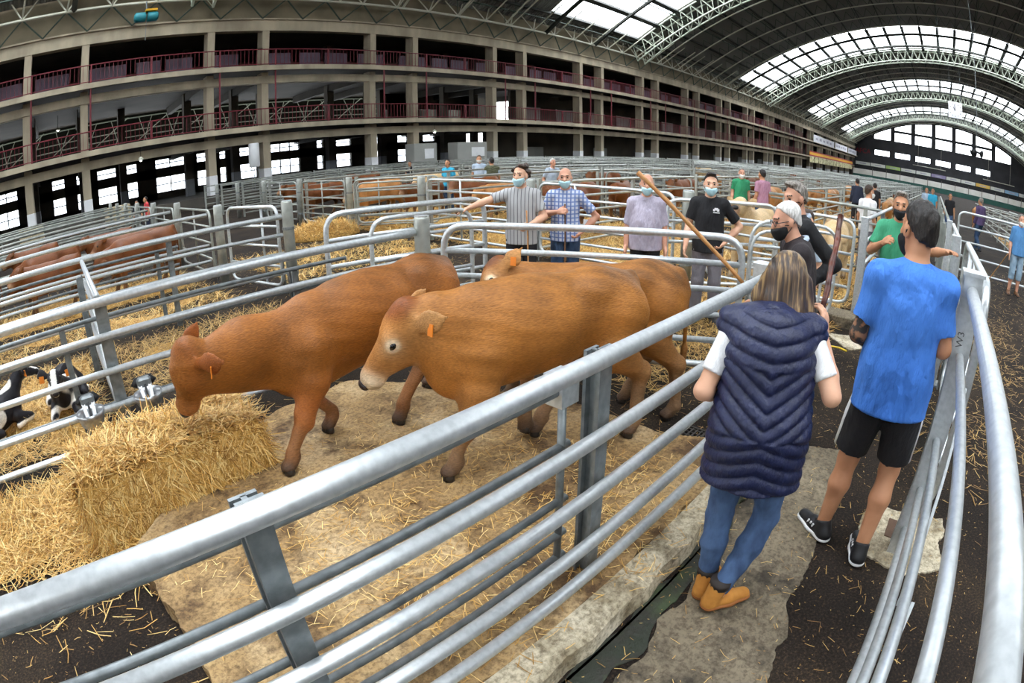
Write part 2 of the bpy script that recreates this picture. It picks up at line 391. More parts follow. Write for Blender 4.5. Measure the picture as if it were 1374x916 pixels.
# edge truss standing on the upstand of the building
et = MB(); L_ = XE; x = -14.0
et.path([(x, 32.2, 12.55), (XE, 32.2, 12.55)], .09, 6)
tag_et = et.build('edge_chord', M['white_steel'], ce)
wm = MB()
for k_ in range(4):
    xx = k_ * 2.8
    wm.tube((xx, 32.2, 12.55), (xx + 1.4, 32.7, 11.35), .05, 5)
    wm.tube((xx + 1.4, 32.7, 11.35), (xx + 2.8, 32.2, 12.55), .05, 5)
wmd = MB()
for k_ in range(4):
    xx = k_ * 2.8
    wmd.tube((xx, 32.2, 12.55), (xx + .9, 32.75, 13.9), .05, 5); wmd.tube((xx, 32.2, 12.55), (xx - .9, 32.75, 13.9), .05, 5)
    wmd.tube((xx, 32.2, 12.55), (xx + .3, 29.2, 14.6), .06, 5)
wa, wb = wm.mesh('edge_web', M['dark_green_steel']), wmd.mesh('edge_strut', M['white_steel'])
for i in range(20):
    link('edge_web', wa, ce, (-14 + i * 11.2, 0, 0)); link('edge_strut', wb, ce, (-14 + i * 11.2, 0, 0))

# ---- right-hand side, back and far end of the hall
s = MB(); s.box(XA, XE, -40, -39.6, 0, 13.8); tag(s.build('wall_right', M['concrete']), kind='structure')
def gable(x0, x1, name, mat):
    m_ = MB(); n = 30; V = []; ys = [-39.4 + (72.4) * i / n for i in range(n + 1)]
    for x in (x0, x1):
        for y in ys: V.append((x, y, 0)); V.append((x, y, vz(y)))
    k = 2 * (n + 1)
    for i in range(n):
        q = 2 * i; m_.f.append((q, q + 2, q + 3, q + 1)); m_.f.append((k + q, k + q + 1, k + q + 3, k + q + 2)); m_.m += [0, 0]
    m_.v = V; return m_.build(name, mat)
tag(gable(XA, XA - .4, 'wall_back_end', M['end_wall']), kind='structure')
ew = empty('wall_end', (XE, 0, 0)); ew['kind'] = 'structure'
def wtop(y): return -37.6 + math.sqrt(61.4 ** 2 - (y + 2.95) ** 2)
WY = [(25.5 - i * 8.07, 25.5 - i * 8.07 - 6.4) for i in range(7)]
SILL, LW0, LW1 = 15.4, 9.5, 11.3
def strip(y0, y1, zlo, zhi, name='wall_sheet', mat=None):
    """vertical sheet between two heights given as functions of y"""
    m_ = MB(); n = max(1, int(abs(y1 - y0) / 1.2)); V = []
    for i in range(n + 1):
        y = y0 + (y1 - y0) * i / n
        for x in (0, .3): V += [(x, y, zlo(y)), (x, y, zhi(y))]
    for i in range(n):
        q = 4 * i; m_.f += [(q, q + 4, q + 5, q + 1), (q + 2, q + 3, q + 7, q + 6), (q + 1, q + 5, q + 7, q + 3), (q, q + 2, q + 6, q + 4)]; m_.m += [0] * 4
    m_.v = V; return m_.build(name, mat or M['end_wall'], ew)
prev = 33.2
for i, (ya, yb) in enumerate(WY):
    strip(prev, ya, lambda y: 0, lambda y: vz(y)); prev = yb
    strip(ya, yb, lambda y: wtop(y), lambda y: vz(y)); strip(ya, yb, lambda y: LW1, lambda y: SILL); strip(ya, yb, lambda y: 0, lambda y: LW0)
    if i == 6: strip(ya, yb, lambda y: LW0, lambda y: LW1)
    wn = empty('window_%d' % (pane_n + 1), (XE, 0, 0)); wn['kind'] = 'structure'; pane_n += 1
    m_ = MB(); n = 6; V = []
    for j in range(n + 1):
        y = ya + (yb - ya) * j / n; V += [(.15, y, SILL), (.15, y, wtop(y))]
    for j in range(n): m_.f.append((2 * j, 2 * j + 2, 2 * j + 3, 2 * j + 1)); m_.m.append(0)
    m_.v = V; m_.build('pane', M['glass'], wn)
    if 0 < i < 6:
        b = MB(); b.box(-.1, .4, yb, ya, 18.5, 19.4); b.build('transom', M['end_wall'], wn)
    if i < 6:
        wn = empty('window_%d' % (pane_n + 1), (XE, 0, 0)); wn['kind'] = 'structure'; pane_n += 1
        b = MB(); b.box(.14, .16, yb + .3, ya - .3, LW0, LW1); b.build('pane', M['glass'], wn)
        b = MB(); b.box(.05, .3, yb, yb + .3, LW0, LW1); b.box(.05, .3, ya - .3, ya, LW0, LW1); b.build('frame', M['end_wall'], wn)
strip(prev, -39.6, lambda y: 0, lambda y: vz(y))
# ================================================================ FENCES AND GATES
def rail_part(parent, a, b, r, mat='galv', n=10, name='rail'):
    m_ = MB(); m_.path([a, b], r, n); return m_.build(name, M[mat], parent, True)
def fence(label, p0, p1, rails, posts, mat='galv', n=10, post_w=.07, z0=0.0, group=None, post_top=None, plate=True):
    """straight run of round rails; p0, p1 in plan; posts = distances along the run"""
    root = empty('pen_fence', (p0[0], p0[1], 0)); tag(root, label, 'fence', group)
    d = Vector((p1[0] - p0[0], p1[1] - p0[1], 0)); L = d.length; d.normalize(); nrm = Vector((-d.y, d.x, 0))
    for (z, r) in rails: rail_part(root, (0, 0, z), tuple(d * L + Vector((0, 0, z))), r, mat, n)
    top = post_top or rails[0][0]
    for t in posts:
        c = d * t + nrm * (rails[0][1] + .03); m_ = MB()
        m_.beam(tuple(c + Vector((0, 0, z0))), tuple(c + Vector((0, 0, top))), post_w, .018, tuple(nrm))
        m_.beam(tuple(c + nrm * .03 + Vector((0, 0, z0))), tuple(c + nrm * .03 + Vector((0, 0, top - .02))), .016, .055, tuple(nrm))
        m_.beam(tuple(c + nrm * .06 + Vector((0, 0, z0))), tuple(c + nrm * .06 + Vector((0, 0, top - .02))), post_w, .014, tuple(nrm))
        m_.build('post', M['galv_dark'] if mat != 'galv_far' else M[mat], root)
    return root
def post_round(label, x, y, h, r=.075, z0=0.0, group=None):
    root = empty('gate_post', (x, y, z0)); tag(root, label, 'post', group)
    m_ = MB(); m_.path([(0, 0, 0), (0, 0, h - .02), (0, 0, h)], r, 14, rs=[r, r, r * .93]); m_.build('shaft', M['galv_far'], root, True)
    m_ = MB(); m_.path([(0, 0, h), (0, 0, h + .012)], r * .9, 14); m_.build('cap', M['galv'], root)
    for z in (.25 * h, .72 * h):
        m_ = MB(); m_.path([(0, 0, z - .02), (0, 0, z + .02)], r * 1.12, 12); m_.build('hinge_collar', M['galv_dark'], root)
    return root
def gate(label, p0, p1, z0, z1, nr=4, ups=(), r=.027, mat='galv', group=None, cr=.16, n=8, rr=None):
    """swing gate: rounded tube frame, inner rails, uprights"""
    root = empty('pen_gate', (p0[0], p0[1], 0)); tag(root, label, 'gate', group)
    dx, dy = p1[0] - p0[0], p1[1] - p0[1]; L = math.hypot(dx, dy); root.rotation_euler = (0, 0, math.atan2(dy, dx))
    fr = MB(); fr.path(rounded([(0, 0, z0), (L, 0, z0), (L, 0, z1), (0, 0, z1)], cr, True, 5), r, n, closed=True); fr.build('frame', M[mat], root, True)
    for i in range(1, nr + 1):
        z = z0 + (z1 - z0) * i / (nr + 1); rail_part(root, (.0, 0, z), (L, 0, z), (rr or r * .85), mat, n)
    for u in ups:
        m_ = MB(); m_.tube((L * u, -.01, z0), (L * u, -.01, z1), r * .75, n); m_.build('upright', M[mat], root, True)
    m_ = MB(); m_.tube((L - .02, 0, (z0 + z1) / 2), (L + .04, 0, (z0 + z1) / 2), .012, 6); m_.build('latch', M['galv_dark'], root)
    m_ = MB(); m_.tube((.0, -.035, 0), (.0, -.035, z0 + .35), .012, 6); m_.build('drop_bolt', M['galv_dark'], root)
    return root
# --- front pen: fence beside the passage, with a sliding panel on its pen side
A = fence('foreground pen fence with thick bright top tube over straw-strewn slab', (-2.2, .98), (3.17, .98),
          [(1.19, .033), (.89, .027), (.65, .027), (.40, .027), (.22, .027)], [2.45, 3.75], n=18, z0=.1, post_w=.075)
S_ = empty('sliding_panel', (-2.2, 1.16, 0)); tag(S_, 'thin-tubed sliding panel hung on the pen side of the foreground fence', 'panel')
for z in (1.02, .78, .52, .34, .21): rail_part(S_, (0, 0, z), (3.7, 0, z), .017, 'galv_dark', 10)
for x in (.6, 3.66):
    m_ = MB(); m_.tube((x, 0, .2), (x, 0, 1.03), .017, 8); m_.build('upright', M['galv_dark'], S_, True)
m_ = MB(); m_.box(3.62, 3.72, -.03, .06, .96, 1.08); m_.build('bracket', M['galv'], S_)
def square_post(label, x, y, w, h, z0=0., rz=0, mark=None):
    root = empty('gate_post', (x, y, z0), rz); tag(root, label, 'post')
    m_ = MB(); m_.bevbox(-w / 2, w / 2, -w / 2, w / 2, 0, h, .006); m_.build('shaft', M['galv'], root)
    m_ = MB(); m_.bevbox(-w / 2 - .004, w / 2 + .004, -w / 2 - .004, w / 2 + .004, h - .006, h + .012, .004); m_.build('cap', M['galv'], root)
    m_ = MB(); m_.box(-w, w, -w, w, 0, .015); m_.build('base_plate', M['galv_dark'], root)
    return root
square_post('square galvanised corner post at the end of the foreground fence', 3.24, 1.04, .095, 1.13, .12)
# --- far side of the front pen
R5 = lambda t, r=.033: [(t, r), (t - .25, .027), (t - .51, .027), (t - .78, .027), (t - 1.03, .027)]
fence('pen fence carrying the two drinking bowls', (-5.5, 4.15), (3.02, 4.15), R5(1.13, .036), [2.4, 5.66], n=12, post_w=.1)
fence('thin inner fence right behind the drinking bowls', (-5.5, 4.36), (2.4, 4.36), [(.98, .018), (.8, .018), (.55, .018), (.3, .018)], [5.3, 7.4], 'galv_dark', 8, .05)
post_round('stout round post closing the bowl fence', 3.11, 4.15, 1.27, .075)
fence('cross fence between the calf pen and the next pen', (.15, 4.44), (.12, 7.12), R5(1.13, .03), [1.5], n=8)
fence('pen fence behind the lying calves', (-9, 7.2), (2.98, 7.2), R5(1.15, .036), [2.9, 7.6, 10.35], n=10)
fence('thin inner fence behind the calf pen', (-9, 7.42), (1.5, 7.42), [(1.0, .02), (.77, .018), (.5, .018)], [5.4, 10.2], 'galv_dark', 8, .05)
post_round('round alley post with chained hinges at the calf pen corner', 3.1, 7.25, 1.35, .08)
post_round('round alley post behind the chained one', 2.62, 9.15, 1.33, .08)
gate('narrow end gate between the two round alley posts', (3.04, 7.5), (2.7, 8.88), .12, 1.28, 3, (.3,), .025)
OR = ['first', 'second', 'third', 'fourth', 'fifth', 'sixth', 'seventh', 'eighth', 'ninth']
GH = 'rows of fence in front of the brown herd'
for i, y in enumerate((9.3, 12.3, 15.3, 18.3, 21.3, 24.3, 27.3)):
    fence('%s long fence from the calf pen towards the galleries' % OR[i], (-16, y), (2.45 - .06 * i, y), R5(1.2, .034), [3, 6.2, 9.3, 12.4], 'galv_far' if i > 1 else 'galv', 7, group=GH)
    if i > 0: post_round('round post ending the %s long fence behind the calf pen' % OR[i], 2.62 - .06 * i, y, 1.36, .08, group='round posts along the herd rows')
    if 0 < i < 6: gate('end gate closing the alley end of the %s herd pen' % OR[i - 1], (2.62 - .06 * i, y - 2.8), (2.62 - .06 * i, y - .24), .12, 1.25, 3, (.5,), .024, 'galv_far', 'end gates of the herd rows', n=6)
# --- gates standing in the alley beyond the front pen
gate('rounded gate swung across behind the cattle, just in front of the men', (2.92, 3.6), (4.12, 1.5), .2, 1.25, 4, (), .029, n=14, cr=.2)
gate('rounded gate under the outstretched hand of the man in the striped shirt', (2.62, 5.15), (4.52, 4.8), .2, 1.3, 3, (), .029, n=12, cr=.2)
gate('smaller rounded gate set just before the hand-rest gate', (2.95, 4.8), (4.15, 4.62), .15, 1.22, 4, (), .024, n=10, cr=.2)
# --- pens on the far side of the alley, first row
AP = 'round posts along the far side of the alley'
ORD8 = ['first', 'second', 'third', 'fourth', 'fifth', 'sixth', 'seventh', 'eighth']
for i8, y in enumerate((3.4, 6.3, 9.3, 12.3, 15.3, 18.3, 21.3, 24.3)): post_round('%s tall round post along the far side of the cross alley' % ORD8[i8], 7.0, y, 1.36, .085, group=AP)
gate('double-tubed gate behind the man in the lavender shirt', (7.0, 6.1), (7.0, 3.62), .15, 1.3, 4, (.3,), .026, 'galv')
gate('double-tubed gate behind the men in striped and checked shirts', (7.0, 9.1), (7.0, 6.52), .15, 1.3, 4, (.4,), .026, 'galv')
gate('gate turned into the straw pen near the hay heap', (7.05, 12.15), (8.5, 10.6), .15, 1.28, 4, (.3,), .024, 'galv_far')
gate('inner twin of the gate turned into the straw pen', (7.05, 12.0), (8.2, 10.75), .22, 1.2, 4, (), .022, 'galv_far')
gate('gate closing the alley pen with the hay heap', (7.0, 15.1), (7.0, 12.52), .15, 1.28, 4, (.5,), .024, 'galv_far')
gate('far alley gate before the painted columns', (7.0, 18.1), (7.0, 15.52), .15, 1.28, 4, (.5,), .024, 'galv_far')
gate('rounded gate right behind the man in the black T-shirt', (6.3, 3.35), (7.3, 2.2), .2, 1.28, 3, (), .026, 'galv')
gate('nested gate standing open beside the tall square post, outer one', (6.0, 2.1), (6.6, 1.18), .1, 1.2, 4, (), .022, 'galv', cr=.28)
gate('nested gate standing open beside the tall square post, inner one', (5.9, 2.05), (6.4, 1.3), .2, 1.1, 4, (), .02, 'galv', cr=.25)
gate('low rail gate across the cream cattle pen beside the tall square post', (7.42, 3.28), (7.42, 1.1), .15, 1.24, 4, (.5,), .024, 'galv')
fence('inner cross fence behind the cream cattle', (10.4, 1.05), (10.4, 3.3), [(1.26, .028), (1.0, .022), (.72, .022), (.45, .022), (.18, .022)], [.3, 1.9], 'galv_far', 6)
square_post('tall square post at the foot of the fence by the green polo shirt', 7.3, .95, .1, 1.32)
fence('fence running off behind the man in the green polo shirt', (7.42, .95), (14.2, .95), [(1.29, .03), (1.0, .024), (.7, .024), (.42, .024), (.18, .024)], [3.2, 6.6], n=8)
# --- right-hand fence of the passage
Rf = fence('tall fence hemming the passage beside the man in the blue T-shirt', (-1.6, -.235), (2.66, -.235), [(1.44, .031), (1.14, .022), (.71, .022), (.43, .022), (.18, .022)], [], n=18)
for (xa, za, xb, zb) in ((.9, .2, 1.45, .71), (1.75, .43, 2.3, 1.12)):
    m_ = MB(); m_.beam((xa + 1.6, -.03, za), (xb + 1.6, -.03, zb), .012, .022); m_.build('brace', M['galv'], Rf)
wp = empty('gate_post', (2.72, -.235, 0)); tag(wp, 'flat I-section post with a pencilled code beside the blue T-shirt', 'post')
m_ = MB(); m_.box(-.05, .05, -.006, .006, 0, 1.52); m_.box(-.056, -.046, -.05, .05, 0, 1.52); m_.box(.046, .056, -.05, .05, 0, 1.52); m_.build('shaft', M['galv'], wp)
m_ = MB(); m_.box(-.07, .07, -.06, .06, 1.515, 1.53); m_.build('cap', M['galv'], wp)
fc = bpy.data.curves.new('code', 'FONT'); fc.body = 'W3'; fc.size = .05; fc.align_x = 'CENTER'
fo = bpy.data.objects.new('code_tmp', fc); COL.objects.link(fo)
dg = bpy.context.evaluated_depsgraph_get(); tm = bpy.data.meshes.new_from_object(fo.evaluated_get(dg)); bpy.data.objects.remove(fo)
tm.materials.clear(); tm.materials.append(mk('pencil', '#4a4d50')); 
lo = link('code', tm, wp, (-.0575, 0, 1.22), (0, -math.pi / 2, 0)); lo['label'] = 'pencilled letters W3'
gate('bright gate with a bent corner hung outside the passage fence', (5.48, -.36), (3.05, -.36), .12, 1.43, 4, (.35, .6), .028, 'galv', n=12, cr=.22)
square_post('square post halfway down the passage fence', 5.62, -.25, .09, 1.45)
gate('second passage gate beyond the halfway post', (8.5, -.3), (5.82, -.3), .12, 1.4, 4, (.5,), .026, 'galv')
square_post('square post far down the passage fence', 8.7, -.25, .09, 1.42)
fence('far end of the fence hemming the passage', (8.9, -.25), (34, -.25), [(1.38, .03), (1.1, .024), (.8, .024), (.5, .024), (.2, .024)], [3.1 * i for i in range(9)], 'galv_far', 6)
fence('far continuation of the pen side of the passage', (14.3, .95), (40, .95), [(1.3, .03), (1.0, .024), (.7, .024), (.42, .024), (.18, .024)], [3.1 * i for i in range(9)], 'galv_far', 6)
gate('wide gate behind the old man in blue shorts', (13.2, -.6), (13.2, -5.6), .18, 1.45, 3, (.3, .62), .028, 'galv')
# --- the pens stretching away: single-mesh panels, copied
def panel_mesh(L, nr=5, h=1.28, r=.026, n=5, post=True):
    m_ = MB()
    for i in range(nr): m_.tube((0, 0, h - i * (h - .15) / (nr - 1)), (L, 0, h - i * (h - .15) / (nr - 1)), r if i else r * 1.25, n)
    if post:
        for x in (0, L / 2): m_.box(x - .04, x + .04, -.03, .03, 0, h + (.08 if x == 0 else -.02))
    return m_.mesh('pen_panel', M['galv_far'])
def rgate_mesh(L, h=1.25, n=5):
    m_ = MB(); m_.path(rounded([(0, 0, .15), (L, 0, .15), (L, 0, h), (0, 0, h)], .2, True, 4), .026, n, closed=True)
    for z in (.42, .7, .97): m_.tube((0, 0, z), (L, 0, z), .02, n)
    m_.tube((L * .3, 0, 0), (L * .3, 0, h), .02, n); return m_.mesh('pen_panel', M['galv_far'])
PX, PY, PG, PL = panel_mesh(6.02), panel_mesh(2.75), rgate_mesh(2.7), panel_mesh(12.2, 4, n=4)
def put_panel(me, x, y, rz, lab, grp):
    o = link('pen_fence', me, None, (x, y, 0), (0, 0, rz)); tag(o, lab, 'fence', grp); return o
LABX, LABY, LABG, LABR, LABD = ('tubular panel in the rows of pens running along the gallery side', 'tubular panel closing a pen crosswise beyond the alley', 'rounded gate among the pens beyond the alley', 'tubular panel in the pens right of the passage', 'long tubular panel among the far pens')
H2 = math.pi / 2
RY = [3.4, 6.3, 9.3, 12.3, 15.3, 18.3, 21.3, 24.3, 27.3]
OR = ['first', 'second', 'third', 'fourth', 'fifth', 'sixth', 'seventh', 'eighth', 'ninth']
for j, y in enumerate(RY):
    for i in range(7):
        if j == 0 and i == 0: continue
        put_panel(PX, 7.22 + 6.2 * i, y, 0, '%s panel from the alley in the %s pen row from the passage' % (OR[i], OR[j]), 'rows of pen panels along the hall')
for i in range(1, 8):
    for j in range(8):
        y = RY[j]
        if (i * 3 + j * 5) % 4 == 0: put_panel(PG, 7.13 + 6.2 * i, y + .1, H2, 'rounded gate across the %s pen strip, %s cross line from the alley' % (OR[j], OR[i - 1]), 'rounded gates among the pens')
        else: put_panel(PY, 7.13 + 6.2 * i, y + .1, H2, 'crosswise panel of the %s pen strip, %s cross line from the alley' % (OR[j], OR[i - 1]), 'crosswise pen panels')
for j, y in enumerate(RY):
    for i in range(6):
        put_panel(PL, 51 + 12.4 * i, y, 0, '%s long panel of the far pens in the %s row from the passage' % (OR[i], OR[j]), 'long panels of the far pens')
        if j < 8: put_panel(PY, 50.88 + 12.4 * i, y + .1, H2, 'crosswise far panel of the %s strip, %s far cross line' % (OR[j], OR[i]), 'crosswise pen panels')
for j in range(5):
    for i in range(5):
        put_panel(PX, 15.2 + 6.2 * i, -3.4 - 3.1 * j, 0, '%s panel of the %s row right of the passage' % (OR[i], OR[j]), 'pen panels right of the passage')
        if j < 4: put_panel(PY, 15.1 + 6.2 * i, -6.4 - 3.1 * j, H2, 'cross panel in the %s strip right of the passage, line %s' % (OR[j], OR[i]), 'pen panels right of the passage')
# ================================================================ SOFT BODIES: smooth-union distance fields meshed by surface nets
def V3(*a): return np.array(a, dtype=np.float32)
class SDF:
    def __init__(s, h): s.h = h; s.p = []; s.cuts = []
    def cone(s, a, b, ra, rb, k=.03, col=0, flat=0.0, n=None, cap=False):
        """tapered limb; n, flat: squash cross-section along n by flat (<1); cap: flat end at b"""
        s.p.append(('c', V3(*a), V3(*b), ra, rb, k, col, flat, None if n is None else V3(*n), cap)); return s
    def ell(s, c, r, k=.03, col=0, rot=None):
        """ellipsoid; rot = 3x3 (columns = axes)"""
        s.p.append(('e', V3(*c), V3(*r), None if rot is None else np.array(rot, dtype=np.float32), 0, k, col)); return s
    def cut(s, pt, nrm):
        n = V3(*nrm); s.cuts.append((V3(*pt), n / np.linalg.norm(n))); return s
    def eval(s):
        h = s.h; lo = np.full(3, 1e9); hi = -lo
        bbs = []
        for p in s.p:
            if p[0] == 'c':
                R = max(p[3], p[4]); l = np.minimum(p[1] - R, p[2] - R); u = np.maximum(p[1] + R, p[2] + R)
            else: R = p[2].max(); l = p[1] - R; u = p[1] + R
            bbs.append((l, u)); lo = np.minimum(lo, l); hi = np.maximum(hi, u)
        lo = lo - 3 * h; dim = np.ceil((hi + 3 * h - lo) / h).astype(int) + 1
        F = np.full(dim, .2, np.float32); s.lo = lo
        ax = [lo[i] + h * np.arange(dim[i], dtype=np.float32) for i in range(3)]
        for p, (l, u) in zip(s.p, bbs):
            k = p[5]; m = k + 2.5 * h
            i0 = np.maximum(((l - m - lo) / h).astype(int), 0); i1 = np.minimum(((u + m - lo) / h).astype(int) + 2, dim)
            X, Y_, Z = ax[0][i0[0]:i1[0], None, None], ax[1][None, i0[1]:i1[1], None], ax[2][None, None, i0[2]:i1[2]]
            d = s.dist(p, X, Y_, Z); sl = tuple(slice(i0[i], i1[i]) for i in range(3)); f = F[sl]
            if k > 0:
                hh = np.maximum(k - np.abs(f - d), 0) / k; F[sl] = np.minimum(f, d) - hh * hh * k * .25
            else: F[sl] = np.minimum(f, d)
        for pt, n in s.cuts:
            d = (ax[0][:, None, None] - pt[0]) * n[0] + (ax[1][None, :, None] - pt[1]) * n[1] + (ax[2][None, None, :] - pt[2]) * n[2]
            F = np.maximum(F, d)
        return F
    @staticmethod
    def dist(p, X, Y_, Z):
        if p[0] == 'c':
            _, a, b, ra, rb, k, col, flat, n, cap = p; ab = b - a; L2 = float(ab @ ab) + 1e-9
            x, y, z = X - a[0], Y_ - a[1], Z - a[2]
            t0 = (x * ab[0] + y * ab[1] + z * ab[2]) / L2; t = np.clip(t0, 0, 1)
            qx, qy, qz = x - t * ab[0], y - t * ab[1], z - t * ab[2]; q2 = qx * qx + qy * qy + qz * qz
            if flat:
                qn = qx * n[0] + qy * n[1] + qz * n[2]; q2 = q2 + qn * qn * (1 / flat ** 2 - 1)
                d = np.sqrt(np.maximum(q2, 1e-12)) - (ra + (rb - ra) * t); d = d * flat if flat < 1 else d
            else: d = np.sqrt(np.maximum(q2, 1e-12)) - (ra + (rb - ra) * t)
            if cap: d = np.maximum(d, (t0 - 1) * math.sqrt(L2))
            return d
        _, c, r, rot, _, k, col = p; x, y, z = X - c[0], Y_ - c[1], Z - c[2]
        if rot is not None:
            x, y, z = (x * rot[0, 0] + y * rot[1, 0] + z * rot[2, 0], x * rot[0, 1] + y * rot[1, 1] + z * rot[2, 1], x * rot[0, 2] + y * rot[1, 2] + z * rot[2, 2])
        k0 = np.sqrt((x / r[0]) ** 2 + (y / r[1]) ** 2 + (z / r[2]) ** 2); k1 = np.sqrt((x / r[0] ** 2) ** 2 + (y / r[1] ** 2) ** 2 + (z / r[2] ** 2) ** 2)
        return k0 * (k0 - 1) / np.maximum(k1, 1e-6)
    def raw(s):
        F = s.eval(); return surface_net(F, s.lo, s.h)
    def mesh(s, name, mats, palette=None, paint=None, sig=.02, smooth=True):
        v, q = s.raw(); me = to_mesh(name, v, q, mats)
        if palette is not None:      # colour of the coat or cloth belongs to each limb: blend by nearness
            W_ = np.zeros(len(v)); C_ = np.zeros((len(v), 3))
            for p in s.p:
                d = s.dist(p, v[:, 0], v[:, 1], v[:, 2]); w = np.exp(-np.clip(d + .002, -.05, 1) / sig) + 1e-12
                W_ += w; C_ += w[:, None] * np.array(palette[p[6]])[None, :3]
            C_ /= W_[:, None]
            if paint is not None: C_ = paint(v, C_)
            for (pc, rad, colr) in getattr(s, 'spots', ()):
                w = np.exp(-(np.linalg.norm(v - pc, axis=1) / rad) ** 6)[:, None]; C_ = C_ * (1 - w) + np.array(colr) * w
            at = me.color_attributes.new('coat', 'FLOAT_COLOR', 'POINT')
            at.data.foreach_set('color', np.c_[C_, np.ones(len(v))].astype(np.float32).ravel())
        return me
def surface_net(F, lo, h):
    S = F < 0; nx, ny, nz = F.shape
    c = [F[i:nx - 1 + i, j:ny - 1 + j, k:nz - 1 + k] for i in (0, 1) for j in (0, 1) for k in (0, 1)]
    b = [S[i:nx - 1 + i, j:ny - 1 + j, k:nz - 1 + k] for i in (0, 1) for j in (0, 1) for k in (0, 1)]
    n_in = sum(x.astype(np.int8) for x in b); act = np.argwhere((n_in > 0) & (n_in < 8))
    idx = np.full((nx - 1, ny - 1, nz - 1), -1, np.int32); I, J, K = act.T; idx[I, J, K] = np.arange(len(act))
    vals = np.stack([x[I, J, K] for x in c], 1); off = np.array([(i, j, k) for i in (0, 1) for j in (0, 1) for k in (0, 1)], np.float32)
    acc = np.zeros((len(act), 3), np.float32); cntv = np.zeros(len(act), np.float32)
    for e0 in range(8):
        for e1 in range(e0 + 1, 8):
            if np.abs(off[e0] - off[e1]).sum() != 1: continue
            f0, f1 = vals[:, e0], vals[:, e1]; m = (f0 < 0) != (f1 < 0)
            t = np.where(m, f0 / np.where(f0 == f1, 1, f0 - f1), 0); acc += m[:, None] * (off[e0] + t[:, None] * (off[e1] - off[e0])); cntv += m
    v = (act + acc / cntv[:, None]) * h + lo
    quads = []
    for ax in range(3):
        sl0 = [slice(None)] * 3; sl1 = [slice(None)] * 3; sl0[ax] = slice(0, -1); sl1[ax] = slice(1, None)
        e = np.argwhere(S[tuple(sl0)] != S[tuple(sl1)])
        o1, o2 = [a for a in range(3) if a != ax]
        ok = (e[:, o1] > 0) & (e[:, o2] > 0) & (e[:, o1] < F.shape[o1] - 1) & (e[:, o2] < F.shape[o2] - 1); e = e[ok]
        ins = S[tuple(e.T)]
        def at(d1, d2):
            g_ = e.copy(); g_[:, o1] += d1; g_[:, o2] += d2; return idx[tuple(g_.T)]
        qd = np.stack([at(-1, -1), at(0, -1), at(0, 0), at(-1, 0)], 1)
        flip = ins if ax != 1 else ~ins
        qd[~flip] = qd[~flip][:, ::-1]; quads.append(qd)
    return v.astype(np.float32), np.concatenate(quads)
def to_mesh(name, v, q, mats, smooth=True):
    me = bpy.data.meshes.new(name); me.vertices.add(len(v)); me.vertices.foreach_set('co', np.asarray(v, np.float32).ravel())
    me.loops.add(q.size); me.loops.foreach_set('vertex_index', q.astype(np.int32).ravel())
    me.polygons.add(len(q)); me.polygons.foreach_set('loop_start', np.arange(0, q.size, q.shape[1], dtype=np.int32)); me.polygons.foreach_set('loop_total', np.full(len(q), q.shape[1], np.int32))
    for m in (mats if isinstance(mats, (list, tuple)) else [mats]): me.materials.append(m)
    if smooth: me.polygons.foreach_set('use_smooth', np.ones(len(q), bool))
    me.update(calc_edges=True); return me
def fold(me, amp, seed=0, f=1.0, vert=True, zr=None):
    """push the surface in and out in soft creases"""
    n = len(me.vertices); co = np.empty(n * 3, np.float32); me.vertices.foreach_get('co', co); co = co.reshape(-1, 3); nr = np.empty(n * 3, np.float32); me.vertices.foreach_get('normal', nr); nr = nr.reshape(-1, 3)
    r = np.random.default_rng(seed); d = np.zeros(n)
    for i in range(7):
        k = r.normal(0, 1, 3) * ((26, 26, 9) if vert else (14, 22, 22)) * f; ph = r.uniform(0, 6.28); w = np.sin(co @ (r.normal(0, 1, 3) * 6) + r.uniform(0, 6.28)); d += (1 - np.abs(np.sin(co @ k + ph)) * 2) * (.5 + .5 * w)
    if zr: d = d * np.clip((co[:, 2] - zr[0]) / .08, 0, 1) * np.clip((zr[1] - co[:, 2]) / .08, 0, 1)
    co = co + nr * (amp * d / 3)[:, None]; me.vertices.foreach_set('co', co.astype(np.float32).ravel()); me.update(); return me
